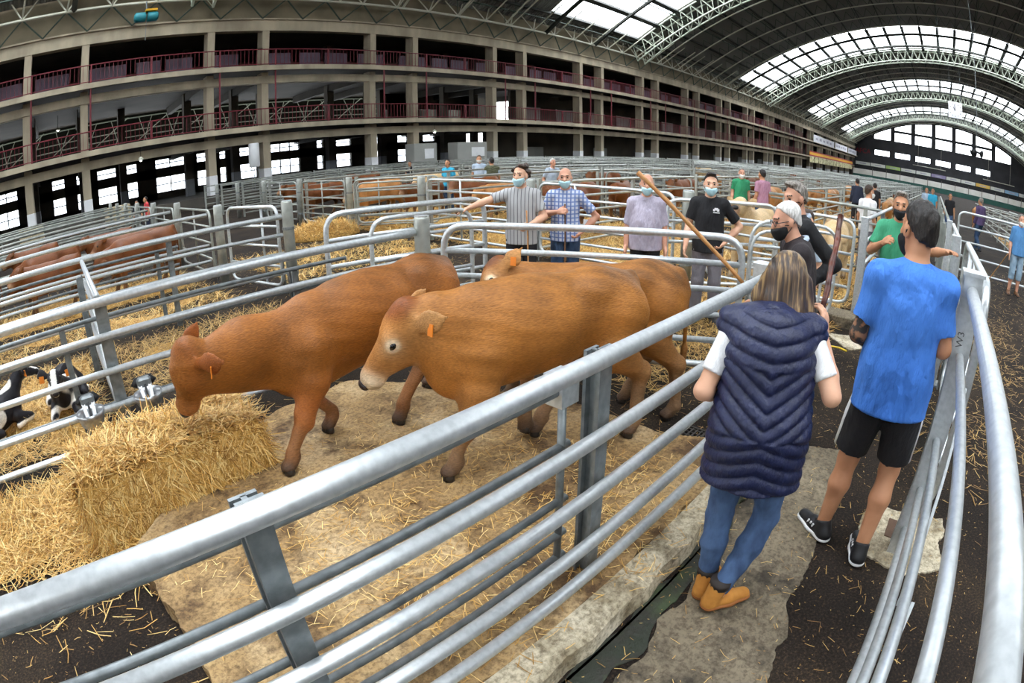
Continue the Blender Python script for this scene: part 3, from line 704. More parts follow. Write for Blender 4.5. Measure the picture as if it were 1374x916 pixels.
def coat_mat(name, rough=.6, bump=.3, bscale=60, mottle=.25, mscale=5, sheen=.2, stretch=None, strand=0.0):
    """material whose colour comes from the animal's own coat colours, mottled by noise"""
    m, N, L, P = nodes_of(name); at = N.new('ShaderNodeAttribute'); at.attribute_name = 'coat'
    tc = N.new('ShaderNodeTexCoord'); vec = tc.outputs['Object']
    if stretch:
        mp = N.new('ShaderNodeMapping'); mp.inputs['Scale'].default_value = stretch; L.new(vec, mp.inputs[0]); vec = mp.outputs[0]
    nz = N.new('ShaderNodeTexNoise'); nz.inputs['Scale'].default_value = mscale; nz.inputs['Detail'].default_value = 6; L.new(tc.outputs['Object'], nz.inputs['Vector'])
    mr = N.new('ShaderNodeMapRange'); mr.inputs['From Min'].default_value = .3; mr.inputs['From Max'].default_value = .7; mr.inputs['To Min'].default_value = 1 - mottle; mr.inputs['To Max'].default_value = 1 + mottle * .7; L.new(nz.outputs['Fac'], mr.inputs[0])
    hs = N.new('ShaderNodeTexNoise'); hs.inputs['Scale'].default_value = bscale; hs.inputs['Detail'].default_value = 3; L.new(vec, hs.inputs['Vector'])
    mr2 = N.new('ShaderNodeMapRange'); mr2.inputs['From Min'].default_value = .3; mr2.inputs['From Max'].default_value = .7; mr2.inputs['To Min'].default_value = 1 - strand; mr2.inputs['To Max'].default_value = 1 + strand; L.new(hs.outputs['Fac'], mr2.inputs[0])
    mu = N.new('ShaderNodeMath'); mu.operation = 'MULTIPLY'; L.new(mr.outputs[0], mu.inputs[0]); L.new(mr2.outputs[0], mu.inputs[1])
    vm = N.new('ShaderNodeVectorMath'); vm.operation = 'SCALE'; L.new(at.outputs['Color'], vm.inputs[0]); L.new(mu.outputs[0], vm.inputs['Scale']); L.new(vm.outputs[0], P.inputs['Base Color'])
    P.inputs['Roughness'].default_value = rough; P.inputs['Specular IOR Level'].default_value = .3; P.inputs['Sheen Weight'].default_value = sheen
    b = N.new('ShaderNodeBump'); b.inputs['Strength'].default_value = bump; b.inputs['Distance'].default_value = .006; L.new(hs.outputs['Fac'], b.inputs['Height']); L.new(b.outputs[0], P.inputs['Normal'])
    return m
M['hide'] = coat_mat('short_cattle_coat', .55, .5, 110, .32, 4, .0, (.35, 1, 1.6), .24)
M['horn'] = mk('dark_hoof_horn', '#2a2420', '#3a322b', 20, .5)
M['wet_black'] = mk('wet_dark_eye', '#0d0a09', rough=.12)
M['ear_tag'] = mk('orange_ear_tag', '#e8862a', rough=.4)
M['nose'] = mk('damp_dark_muzzle', '#1d1817', '#3a2f2c', 25, .3)
c3 = lambda h: lin(h)[:3]
def cow(name, label, loc, rz, pal, pose, h=.013, scale=1.0, group=None, detail=True, paint=None, parts=True, tags=True):
    """facing +X, origin on the ground under the tail head; pose keys override the joint table"""
    J = dict(tail=(0, 0, 1.0), hip=(.24, 0, 1.0), back=(.66, 0, .98), with_=(1.02, 0, .97), poll=(1.40, 0, .98), nose=(1.66, 0, .66),
             fl=[(1.05, .12, .58), (1.03, .13, .36), (1.05, .13, .10), (1.07, .13, 0)], fr=[(1.05, -.12, .58), (1.08, -.13, .36), (1.16, -.13, .10), (1.19, -.13, 0)],
             hl=[(.16, .13, .62), (.0, .14, .42), (.05, .14, .10), (.09, .14, 0)], hr=[(.2, -.13, .62), (.1, -.14, .42), (.2, -.14, .10), (.24, -.14, 0)], yaw=0.0, headtilt=0.0)
    J.update(pose); S = SDF(h); B = {k: np.array(J[k], float) for k in ('tail', 'hip', 'back', 'with_', 'poll', 'nose')}
    up_ = np.array([0, 0, 1.0])
    # trunk: rump, loin, deep rib cage, shoulder, brisket
    S.ell(B['hip'] + (-.02, 0, -.21), (.27, .205, .235), .05); S.ell(B['hip'] + (-.12, 0, -.22), (.19, .19, .2), .05)
    S.ell(B['tail'] + (.06, 0, -.05), (.12, .09, .07), .06)
    S.ell(B['back'] + (-.02, 0, -.255), (.40, .225, .265), .06); S.ell(B['back'] + (.18, 0, -.27), (.34, .215, .275), .06)
    S.ell(B['with_'] + (-.05, 0, -.24), (.22, .185, .26), .06); S.ell(B['with_'] + (.06, 0, -.33), (.19, .16, .19), .06)
    S.cone(B['hip'] + (0, 0, -.09), B['back'] + (0, 0, -.10), .10, .09, .06); S.cone(B['back'] + (0, 0, -.1), B['with_'] + (-.02, 0, -.075), .09, .075, .06)
    for s_ in (1, -1): S.ell(B['hip'] + (.05, s_ * .12, -.085), (.07, .045, .035), .10)
    S.cone(B['back'] + (-.25, 0, -.42), B['with_'] + (.02, 0, -.47), .10, .10, .08, 1)
    # neck with dewlap
    nk = B['poll'] + (-.05, 0, -.13)
    mid = (B['with_'] + (.06, 0, -.17) + nk) / 2
    S.cone(B['with_'] + (.02, 0, -.21), mid, .20, .165, .08, 0, .68, (0, 1, 0)); S.cone(mid, nk, .165, .12, .07, 0, .7, (0, 1, 0))
    S.cone(B['with_'] + (.1, 0, -.42), nk + (-.03, 0, -.09), .075, .035, .10, 0, .5, (0, 1, 0)); S.ell(B['with_'] + (.10, 0, -.44), (.12, .10, .11), .07)
    # head
    hd = B['nose'] - B['poll']; L = np.linalg.norm(hd); f_ = hd / L; yv = np.array([0, 1.0, 0]); yv = yv - f_ * (yv @ f_); yv /= np.linalg.norm(yv); uh = np.cross(f_, yv)
    if uh[2] < 0 and f_[2] > -.98: uh = -uh
    P_ = lambda a, b, c: B['poll'] + f_ * a * L + yv * b + uh * c
    R_ = np.stack([f_, yv, uh], 1)
    S.ell(P_(.17, 0, -.075), (.135, .098, .10), .04, 0, R_); S.ell(P_(.05, 0, -.035), (.075, .075, .055), .04, 9, R_)
    S.cone(P_(.24, 0, -.08), P_(.84, 0, -.062), .096, .058, .04, 0, .92, yv)
    S.ell(P_(.40, 0, -.14), (.14, .07, .085), .05, 2, R_); S.cone(P_(.45, 0, -.16), P_(.86, 0, -.10), .05, .04, .04, 2)
    S.ell(P_(.93, 0, -.07), (.058, .064, .056), .04, 3, R_); S.ell(P_(.9, 0, -.115), (.045, .045, .03), .03, 3, R_)
    for s_ in (1, -1):
        S.ell(P_(.40, s_ * .076, -.055), (.052, .026, .045), .025, 4, R_); S.ell(P_(.33, s_ * .062, -.025), (.045, .03, .03), .03, 0, R_)
        eb = P_(.12, s_ * .085, -.075); fh = f_ * (1, 1, 0); fh = fh / (np.linalg.norm(fh) + 1e-6); et_ = eb + yv * s_ * .15 + up_ * .085 - fh * .165; ed_ = (et_ - eb) / np.linalg.norm(et_ - eb); en = fh * .9 + yv * s_ * .45; en = en - ed_ * (en @ ed_); en /= np.linalg.norm(en)
        em = eb * .45 + et_ * .55 - up_ * .008
        S.cone(eb, em, .03, .054, .02, 5, .3, en); S.cone(em, et_, .054, .010, .015, 5, .3, en)
    if 'ring' in pal:
        S.spots = [(P_(.40, s_ * .094, -.052), .04, pal['ring']) for s_ in (1, -1)] + [(P_(.97, 0, -.08), .085, pal['ring']), (P_(.4, 0, -.235), .07, pal['ring']), (P_(.0, 0, .0), .10, pal[9])]
    # legs
    for key in ('fl', 'fr'):
        a, b, c, d = [np.array(q, float) for q in J[key]]; y_ = a[1]
        S.cone((a[0] - .03, y_ * .9, a[2] + .2), a, .13, .098, .06); S.cone(a, b, .10, .06, .05, 6); S.cone(b + (0, 0, .02), b - (0, 0, .03), .06, .054, .02, 6)
        S.cone(b, c + (0, 0, .04), .05, .039, .02, 7); S.ell(c + (.005, 0, .01), (.05, .043, .048), .02, 7); S.cone(c, d + (.02, 0, .035), .04, .05, .02, 8)
    for key in ('hl', 'hr'):
        a, b, c, d = [np.array(q, float) for q in J[key]]; y_ = a[1]
        S.cone((a[0] - .02, y_ * .85, a[2] + .2), a + (.05, 0, -.02), .17, .115, .06, 0, .8, (0, 1, 0)); S.cone(a + (.03, 0, 0), b, .12, .06, .05, 6); S.ell(b + (-.02, 0, .01), (.06, .042, .065), .03, 6)
        S.cone(b, c + (0, 0, .04), .052, .041, .03, 7); S.ell(c + (.005, 0, .01), (.05, .044, .048), .02, 7); S.cone(c, d + (.02, 0, .035), .041, .051, .02, 8)
    S.cut((0, 0, .028), (0, 0, -1))
    # tail
    tl = B['tail']; S.cone(tl + (-.02, 0, -.0), tl + (-.08, 0, -.14), .035, .026, .04); S.cone(tl + (-.08, 0, -.14), tl + (-.09, .01, -.55), .022, .016, .02)
    S.cone(tl + (-.09, .01, -.55), tl + (-.085, .015, -.75), .03, .012, .02, 6)
    if not parts:
        me = S.mesh(name, M['hide'], pal, paint, .018); o = link(name, me, None, loc, (0, 0, rz), (scale,) * 3); tag(o, label, 'cattle', group); return o
    root = empty(name, loc, rz, scale); tag(root, label, 'cattle', group)
    link('body', fold(S.mesh('body', M['hide'], pal, paint, .018), .004 * (h < .015), 5, .7, False), root)
    for key in ('fl', 'fr', 'hl', 'hr'):
        c, d = [np.array(q, float) for q in J[key][2:]]; m_ = MB()
        for s_ in (-1, 1): m_.path([tuple(d + (.03, s_ * .019, 0)), tuple(d + (.018, s_ * .018, .05))], .03, 10, rs=[.034, .026])
        m_.build('hoof', M['horn'], root, True)
    for s_ in (1, -1):
        e = P_(.40, s_ * .094, -.052); m_ = MB(); m_.path([tuple(e - f_ * .026), tuple(e - f_ * .014), tuple(e), tuple(e + f_ * .014), tuple(e + f_ * .026)], .012, 10, rs=[.003, .014, .019, .014, .003]); m_.build('eye', M['wet_black'], root, True)
        if tags:
            eb = P_(.12, s_ * .085, -.075); fh = f_ * (1, 1, 0); fh = fh / (np.linalg.norm(fh) + 1e-6); et_ = eb + yv * s_ * .15 + up_ * .085 - fh * .165; c = eb * .35 + et_ * .65 - up_ * .03
            en = fh * .9 + yv * s_ * .45; en /= np.linalg.norm(en)
            m_ = MB(); m_.beam(tuple(c + en * .022 + up_ * .015), tuple(c + en * .03 - up_ * .045), .04, .006, tuple(en)); m_.build('ear_tag', M['ear_tag'], root)
    Sn = SDF(.007); Sn.ell(P_(1.02, 0, -.055), (.028, .05, .034), .01, 0, R_); link('muzzle', Sn.mesh('muzzle', M['nose']), root)
    return root
BROWN = {0: c3('#a46a2e'), 1: c3('#b5824a'), 2: c3('#b07a42'), 3: c3('#e0c6a4'), 4: c3('#dcb88c'), 5: c3('#b88650'), 6: c3('#9c6b3a'), 7: c3('#947252'), 8: c3('#4f3d30'), 9: c3('#7d4318')}
def brindle(v, C_):
    """darker hair along the spine and over the rump, as in the coat itself"""
    w = np.clip((v[:, 2] - .93) / .12, 0, 1) * np.exp(-((v[:, 0] - .3) / .5) ** 2) * (.5 + .5 * np.sin(v[:, 0] * 23 + v[:, 1] * 31) * np.sin(v[:, 1] * 41 + 2 + v[:, 0] * 9))
    w = w + .9 * np.exp(-((v[:, 0] + .0) ** 2 + (v[:, 2] - 1.02) ** 2 * 2) / .012)
    return C_ * (1 - .5 * np.clip(w, 0, 1)[:, None])
BROWN['ring'] = c3('#e6cfae'); BR1 = dict(BROWN); BR1.pop('ring'); BR1.update({0: c3('#8e561f'), 1: c3('#99622a'), 2: c3('#935a26'), 3: c3('#a56838'), 4: c3('#965424'), 5: c3('#965424'), 6: c3('#985828'), 7: c3('#9a683f')})
# --- the three cattle in the front pen
cow('cow', 'light brown heifer stepping forward with pale muzzle and ringed eye', (2.79, 1.735, .13), math.atan2(.42, -1.0), BROWN,
    dict(tail=(0, 0, 1.0), hip=(.24, 0, 1.05), back=(.66, 0, 1.05), with_=(1.0, 0, 1.0), poll=(1.36, -.03, .98), nose=(1.62, -.07, .60),
         fl=[(1.0, .12, .5), (1.08, .13, .30), (1.15, .13, .09), (1.18, .13, 0)], fr=[(1.0, -.12, .5), (.86, -.13, .33), (.62, -.13, .17), (.60, -.13, .05)],
         hl=[(.12, .13, .6), (-.03, .14, .42), (-.02, .14, .10), (.01, .14, 0)], hr=[(.24, -.13, .6), (.3, -.14, .40), (.5, -.14, .1), (.53, -.14, 0)]), h=.0105, paint=brindle)
cow('cow', 'red-brown heifer with lowered head eating at the straw bale', (2.42, 3.02, .13), math.atan2(-.08, -1.0), BR1,
    dict(tail=(0, 0, .97), hip=(.22, 0, 1.03), back=(.66, 0, 1.02), with_=(1.14, 0, .95), poll=(1.93, -.05, .87), nose=(2.0, -.14, .50),
         fl=[(1.2, .12, .5), (1.3, .13, .30), (1.42, .13, .09), (1.45, .13, 0)], fr=[(1.16, -.12, .5), (1.1, -.13, .31), (.95, -.13, .1), (.98, -.13, 0)],
         hl=[(.2, .13, .6), (.3, .14, .42), (.55, .14, .10), (.58, .14, 0)], hr=[(.14, -.13, .6), (.0, -.14, .40), (.02, -.14, .1), (.05, -.14, 0)]), h=.0105, paint=brindle)
cow('cow', 'light brown heifer half hidden behind the stepping one, rump by the gate', (3.42, 1.72, .0), math.atan2(.84, -.64), BROWN,
    dict(tail=(0, 0, 1.05), hip=(.22, 0, 1.11), back=(.66, 0, 1.08), with_=(1.0, 0, 1.05), poll=(1.27, .02, 1.10), nose=(1.43, .22, .82),
         hl=[(.14, .13, .62), (-.01, .14, .42), (-.04, .14, .10), (0, .14, 0)], hr=[(.2, -.13, .62), (.14, -.14, .42), (.28, -.14, .10), (.3, -.14, 0)]), h=.012, paint=brindle)
# ================================================================ PEOPLE
def skin(name, hexc): return mk(name, hexc, None, rough=.55, bump=.04, bscale=120)
M['skin_tan'] = mk('tanned_skin', '#c68f6b', '#ba825f', 9, .55); M['skin_fair'] = mk('fair_skin', '#e0b092', '#d6a284', 9, .55); M['skin_ruddy'] = mk('ruddy_skin', '#d4a084', '#c68d73', 9, .55)
def hair_mat(name, a, b, c, sc=60, st=(1, 1, .08)): return mk(name, a, b, sc, .45, bump=.5, bscale=sc, c3=c, stretch=st, detail=2)
M['hair_black'] = hair_mat('black_hair', '#14100e', '#2c2420', '#1e1814', 90, (1, 1, .4)); M['hair_brown'] = hair_mat('dark_brown_hair', '#2a1d15', '#4a3526', '#38281d', 70, (1, 1, .5))
M['hair_grey'] = hair_mat('grey_hair', '#5d564f', '#a39c94', '#7b736a', 80, (1, 1, .3)); M['hair_white'] = hair_mat('white_hair', '#b9b6b0', '#eceae6', '#d6d3ce', 80, (1, 1, .3))
M['hair_long'] = hair_mat('long_brown_hair_with_blond_streaks', '#2a1e16', '#94784f', '#4f3a29', 80, (1, .22, .012))
M['dark_feature'] = mk('dark_eye', '#1a120e', rough=.3)
M['mask_blue'] = mk('pale_blue_mask', '#a9d3df', '#bfe0e8', 30, .8); M['mask_black'] = mk('black_mask', '#17171a', None, rough=.85); M['mask_white'] = mk('white_mask', '#e6e6e2', None, rough=.8)
def cloth(n, a, b=None, **k): return mk(n, a, b or a, k.pop('scale', 7), k.pop('rough', .85), bump=k.pop('bump', .8), bscale=k.pop('bscale', 13), stretch=(1, 1, .5), bdist=k.pop('bdist', .035), **k)
C_ = {}
C_['denim'] = cloth('blue_denim', '#33486a', '#4d6890', scale=14, bump=.3, bscale=14); C_['denim_dark'] = cloth('dark_denim', '#1f3047', '#2f4868', scale=12)
C_['black'] = cloth('black_cloth', '#17161a', '#1f1e22'); C_['grey_trousers'] = cloth('grey_cotton', '#6d6a70', '#7d7980'); C_['navy'] = cloth('navy_quilt', '#131a3c', '#192147', scale=20, rough=.45, bump=.5, bscale=45, bdist=.015)
C_['white'] = cloth('white_cotton', '#e9e9ea', '#dcdcde'); C_['blue_tee'] = cloth('bright_blue_cotton', '#3f7bd8', '#4a86e0', scale=3, bump=1.0, bscale=11, bdist=.05); C_['black_tee'] = cloth('black_cotton', '#121215', '#1b1b1f')
C_['jacket_brown'] = cloth('dark_brown_wool', '#241d20', '#2d2528'); C_['jacket_black'] = cloth('black_wool', '#121214', '#1a1a1d'); C_['green_polo'] = cloth('sea_green_cotton', '#3f9a72', '#47a57c', scale=3); C_['green_shirt'] = cloth('bottle_green_cotton', '#2c8a5c', '#34946a')
C_['lavender'] = cloth('lavender_grey_cotton', '#a79fb0', '#b7afbf', scale=30); C_['pink'] = cloth('dusty_pink_cotton', '#a9788f', '#b98a9f', scale=25); C_['cyan'] = cloth('turquoise_cotton', '#2fa3c9', '#3cb0d4'); C_['olive'] = cloth('olive_cotton', '#4a4d38', '#585b44'); C_['red'] = cloth('coral_red_cotton', '#d13f45', '#dd5054')
C_['purple'] = cloth('deep_purple_cotton', '#4a3a5e', '#56456b'); C_['sky_blue'] = cloth('blue_knit', '#4a80b4', '#5a90c4'); C_['denim_light'] = cloth('light_denim', '#7f99ad', '#96aec0', scale=16); C_['grey_blue'] = cloth('pale_blue_cotton', '#a9b9cc', '#b8c6d6'); C_['navy_plain'] = cloth('navy_cotton', '#22283a', '#2a3144')
def stripe_mat(name, base, line, sc, w=.2, axes=('X',), base2=None):
    m, N, L, P = nodes_of(name); tc = N.new('ShaderNodeTexCoord'); P.inputs['Roughness'].default_value = .85; col = None
    rgb = N.new('ShaderNodeRGB'); rgb.outputs[0].default_value = lin(base); col = rgb.outputs[0]
    for ax, s_, c_, w_ in axes:
        wv = N.new('ShaderNodeTexWave'); wv.bands_direction = ax; wv.inputs['Scale'].default_value = s_; wv.inputs['Distortion'].default_value = .3; wv.inputs['Detail'].default_value = 1; L.new(tc.outputs['Object'], wv.inputs[0])
        mr = N.new('ShaderNodeMapRange'); mr.inputs['From Min'].default_value = 1 - w_; mr.inputs['From Max'].default_value = min(1 - w_ + .15, 1); L.new(wv.outputs['Fac'], mr.inputs[0])
        mx = N.new('ShaderNodeMix'); mx.data_type = 'RGBA'; L.new(mr.outputs[0], mx.inputs[0]); L.new(col, mx.inputs[6]); mx.inputs[7].default_value = lin(c_); col = mx.outputs[2]
    L.new(col, P.inputs['Base Color']); return m
C_['striped'] = stripe_mat('grey_cotton_dark_pinstripes', '#b3b3b4', '', 0, axes=(('X', 7.5, '#55555c', .16),))
C_['plaid'] = stripe_mat('blue_white_check_cotton', '#c9cdd8', '', 0, axes=(('X', 6.5, '#93a6cf', .5), ('Z', 6.5, '#9aacd2', .45), ('X', 6.5, '#4a5f9a', .15), ('Z', 6.5, '#5165a0', .13)))
M['boot'] = mk('tan_nubuck', '#c98a3c', '#b5772e', 14, .8, bump=.2, bscale=50); M['boot_dark'] = mk('dark_boot_cuff', '#2a211c'); M['sole_tan'] = mk('gum_sole', '#9c5f2c'); M['sole_white'] = mk('white_rubber', '#e4e4e4'); M['shoe_black'] = mk('black_shoe', '#1b1b1e', rough=.5); M['shoe_grey'] = mk('grey_knit', '#6a6a72'); M['shoe_brown'] = mk('brown_leather', '#6a4526', '#5a3a20', 9, .5)
M['tattoo'] = mk('inked_skin', '#a87a5c', '#3a3634', 28, .55, contrast=(.42, .52), detail=5)
def rotm(yaw, pitch=0, roll=0):
    return np.array((Matrix.Rotation(yaw, 3, 'Z') @ Matrix.Rotation(pitch, 3, 'X') @ Matrix.Rotation(roll, 3, 'Y')))
def hand_mesh(w, d, n, side, h, curl, thumb=.6, spread=.012):
    """wrist w, direction d, palm normal n (curl towards n), thumb on side*cross"""
    d = d / np.linalg.norm(d); n = n - d * (n @ d); n /= np.linalg.norm(n); s_ = np.cross(d, n) * side
    S = SDF(h); kk = .012
    S.cone(w - d * .02, w + d * .03, .027, .032, kk, 0, .7, n); S.cone(w + d * .03 + s_ * .012, w + d * .085 + s_ * .022, .03, .022, kk, 0, .55, n); S.cone(w + d * .03 - s_ * .012, w + d * .08 - s_ * .022, .028, .021, kk, 0, .55, n)
    for i, (off, ln) in enumerate(((.031, .072), (.011, .08), (-.010, .075), (-.030, .06))):
        p = w + d * (.085 - (.006 if i in (0, 3) else 0)) + s_ * off; dr = d + s_ * off * spread * 20; dr /= np.linalg.norm(dr); a = curl * .5
        for j, f in enumerate((.45, .32, .23)):
            nd = dr * math.cos(a) + n * math.sin(a); q = p + nd * ln * f; S.cone(p, q, .0098 - j * .001, .0090 - j * .001, .006); p = q; a += curl
    b = w + d * .03 + s_ * .03; td = d * .75 + s_ * .65 + n * .3 * thumb; td /= np.linalg.norm(td); m1 = b + td * .04; td2 = d * .9 + n * (.5 * thumb) + s_ * .15; td2 /= np.linalg.norm(td2)
    S.cone(b - td * .01, m1, .016, .012, .012); S.cone(m1, m1 + td2 * .034, .0115, .0095, .005)
    return S.raw()
def person(label, loc, face, top, bottom, shoe, skin_m='skin_tan', hair='hair_brown', H=1.75, h=.010, arms=None, legs=None, head=(0, 0, 0), yaw=0., pitch=0., lean=(0, 0), sleeve='short', hairstyle='short', mask=None, bottomstyle='long', glasses=False, hem=.86, extra=None, group=None, hands=True, belly=0., jacket=None, detail=True, hcurl=(.5, .5), hn=None, waist=1.0, collar=None, tuck=False):
    """face = heading in radians (world); local frame faces +Y, right hand at +X; arms / legs give joints for a 1.75 m figure"""
    root = empty('person', loc, face - math.pi / 2, H / 1.75); tag(root, label, 'person', group)
    A_ = dict(Re=(.215, -.03, 1.13), Rw=(.235, .06, .88), Le=(-.215, -.03, 1.13), Lw=(-.235, .06, .88)); A_.update(arms or {})
    G_ = dict(Rk=(.10, .02, .49), Ra=(.11, -.02, .085), Lk=(-.10, .02, .49), La=(-.11, -.02, .085), Rt=0.15, Lt=-.15); G_.update(legs or {})
    N3 = lambda k: np.array(A_.get(k, G_.get(k)), float)
    lx, ly = lean; pel = np.array([0, 0, .95]); ch = np.array([lx * .55, ly * .55, 1.22]); nk = np.array([lx, ly, 1.455])
    shR = nk + (.162, -.005, -.055); shL = nk + (-.162, -.005, -.055)
    hc = nk + np.array([head[0], .035 + head[1], .165 + head[2]]); RM_ = rotm(yaw, pitch)
    Hd = lambda x, y, z: hc + RM_ @ np.array([x, y, z])
    # --- skin
    S = SDF(h)
    S.ell(Hd(0, -.015, .035), (.074, .094, .086), .03, 0, RM_); S.ell(Hd(0, .03, -.03), (.06, .064, .085), .03, 0, RM_); S.cone(Hd(0, .035, -.07), Hd(0, .062, -.098), .044, .026, .03)
    S.cone(Hd(0, .088, .012), Hd(0, .107, -.028), .011, .017, .014); S.ell(Hd(0, .08, .03), (.05, .016, .012), .02, 0, RM_)
    for s_ in (-1, 1): S.ell(Hd(s_ * .077, -.008, -.01), (.013, .026, .034), .008, 0, RM_); S.ell(Hd(s_ * .04, .06, -.02), (.022, .02, .02), .02, 0, RM_)
    S.cone(Hd(0, -.02, -.06), nk + (0, 0, -.03), .056, .062, .03); S.cone(nk + (0, -.01, -.02), shR, .055, .05, .04); S.cone(nk + (0, -.01, -.02), shL, .055, .05, .04)
    S.ell(ch + (0, 0, .06), (.145, .095, .19), .05); S.ell(pel + (0, 0, .05), (.135, .09, .14), .05)
    for s_, sh in (('R', shR), ('L', shL)):
        e, w_ = N3(s_ + 'e'), N3(s_ + 'w'); S.cone(sh, e, .05, .039, .03); S.cone(e, e + (w_ - e) * .35, .041, .043, .02); S.cone(e + (w_ - e) * .35, w_, .042, .027, .02)
        hp = np.array([.09 if s_ == 'R' else -.09, 0, .9]); k_, an = N3(s_ + 'k'), N3(s_ + 'a'); S.cone(hp, k_, .078, .055, .03); S.cone(k_, k_ + (an - k_) * .35 + (0, -.012, 0), .052, .056, .03); S.cone(k_ + (an - k_) * .35 + (0, -.012, 0), an, .054, .036, .03)
    if not hands:
        for s_ in 'RL':
            e, w_ = N3(s_ + 'e'), N3(s_ + 'w'); d = (w_ - e) / np.linalg.norm(w_ - e); S.cone(w_, w_ + d * .14, .036, .02, .02, 0, .6, (1, 0, 0))
    v, q = S.raw(); vs_, qs_ = [v], [q]; o_ = len(v)
    if hands:
        for i, s_ in enumerate('RL'):
            e, w_ = N3(s_ + 'e'), N3(s_ + 'w'); d = (w_ - e) / np.linalg.norm(w_ - e); n = np.array((hn or {}).get(s_, (-1 if s_ == 'R' else 1, .3, 0)), float); d = np.array((hn or {}).get(s_ + 'd', d), float)
            hv, hq = hand_mesh(w_, d, n, 1 if s_ == 'R' else -1, .0045 if h <= .0085 else .007, hcurl[i]); vs_.append(hv); qs_.append(hq + o_); o_ += len(hv)
    v = np.concatenate(vs_); q = np.concatenate(qs_); me = to_mesh('body', v, q, [M[skin_m], M['dark_feature'], M['tattoo']])
    fc_ = v[q].mean(1); mi = np.zeros(len(q), np.int32)
    for s_ in (-1, 1):
        ey = Hd(s_ * .033, .083, .005); mi[np.linalg.norm((fc_ - ey) * (1, 1, 1.6), axis=1) < .0125] = 1
        br = Hd(s_ * .035, .088, .032); dlt = (fc_ - br) @ RM_; mi[(np.abs(dlt[:, 0]) < .022) & (np.abs(dlt[:, 2]) < .004) & (dlt[:, 1] > -.02) & (dlt[:, 1] < .03)] = 1
    if extra and 'tattoo' in extra:
        e, w_ = N3(extra['tattoo'] + 'e'), N3(extra['tattoo'] + 'w'); d1 = np.linalg.norm(fc_ - (e + w_) / 2, axis=1); d2 = np.linalg.norm(fc_ - e, axis=1); mi[(d1 < .16) | (d2 < .1)] = 2
    me.polygons.foreach_set('material_index', mi); link('body', me, root)
    # --- hair
    if hairstyle != 'bald':
        S = SDF(min(h, .009)); S.ell(Hd(0, -.022, .045), (.081, .101, .091), .02, 0, RM_); S.ell(Hd(0, -.05, -.02), (.072, .06, .075), .03, 0, RM_)
        if hairstyle == 'curly':
            for i in range(26):
                a = random.random() * 6.28; zz = random.uniform(-.02, .13); rr_ = .088 * math.sqrt(max(.1, 1 - ((zz - .02) / .14) ** 2)); S.ell(Hd(rr_ * math.cos(a), -.02 + rr_ * math.sin(a) * 1.1, zz), (.03, .03, .03), .01)
        if hairstyle == 'quiff': S.ell(Hd(0, .03, .115), (.06, .06, .03), .02, 0, RM_)
        if hairstyle == 'long':
            S.ell(Hd(0, -.035, .02), (.09, .105, .11), .03, 0, RM_)
            for (x0, y0, x1, y1, z1, r0) in ((-.05, -.07, -.10, -.02, -.13, .045), (0, -.085, -.03, -.07, -.17, .05), (.05, -.07, .06, -.06, -.27, .05), (.085, -.03, .13, .01, -.30, .04), (-.085, -.02, -.10, .03, -.1, .035), (.03, -.08, .10, -.03, -.33, .045)):
                S.cone(Hd(x0, y0, .0), Hd(x1, y1, z1 * .6), r0, r0 * .95, .03); S.cone(Hd(x1, y1, z1 * .6), Hd(x1, y1, 0) + (0, 0, z1), r0 * .95, .012, .03)
            S.cut(Hd(0, .06, .02), RM_ @ np.array([0, 1, -.15]))
        else:
            S.cut(Hd(0, .034, .072), RM_ @ np.array([0, .8, -.75])); S.cut(Hd(0, -.04, -.075), RM_ @ np.array([0, .3, -1]))
        link('hair', fold(S.mesh('hair', M[hair]), .004 if hairstyle == 'long' else .007, 4, 2.2 if hairstyle != 'long' else 1.5), root)
    elif hair:
        S = SDF(.009); S.ell(Hd(0, -.028, -.005), (.081, .088, .06), .02, 0, RM_); S.cut(Hd(0, .02, .0), RM_ @ np.array([0, 1, -.1])); S.cut(Hd(0, 0, .035), RM_ @ np.array([0, .2, 1])); link('hair', S.mesh('hair', M[hair]), root)
    if mask:
        S = SDF(min(h, .008)); S.ell(Hd(0, .05, -.05), (.068, .072, .066), .02, 0, RM_); S.cone(Hd(0, .075, -.05), Hd(0, .075, -.09), .045, .04, .03)
        S.cut(Hd(0, 0, -.004), RM_ @ np.array([0, .35, 1])); S.cut(Hd(0, .022, 0), RM_ @ np.array([0, -1, .1])); mo = link('face_mask', S.mesh('face_mask', M[mask]), root)
        for s_ in (-1, 1):
            for z0_ in (-.02, -.085):
                m_ = MB(); m_.path([tuple(Hd(s_ * .062, .04, z0_)), tuple(Hd(s_ * .08, .01, (z0_ - .01) / 2 - .005)), tuple(Hd(s_ * .088, -.03, -.005))], .003, 5); m_.build('ear_loop', M[mask], mo)
    if glasses:
        m_ = MB()
        for s_ in (-1, 1):
            c = Hd(s_ * .034, .103, .0); m_.path([tuple(c + RM_ @ np.array([.024 * math.cos(t), 0, .018 * math.sin(t)])) for t in np.linspace(0, 6.283, 13)[:-1]], .0028, 5, closed=True); m_.tube(tuple(Hd(s_ * .058, .1, .004)), tuple(Hd(s_ * .082, .0, .006)), .0028, 5)
        m_.tube(tuple(Hd(-.01, .107, .003)), tuple(Hd(.01, .107, .003)), .0028, 5); m_.build('glasses', M['shoe_black'], root)
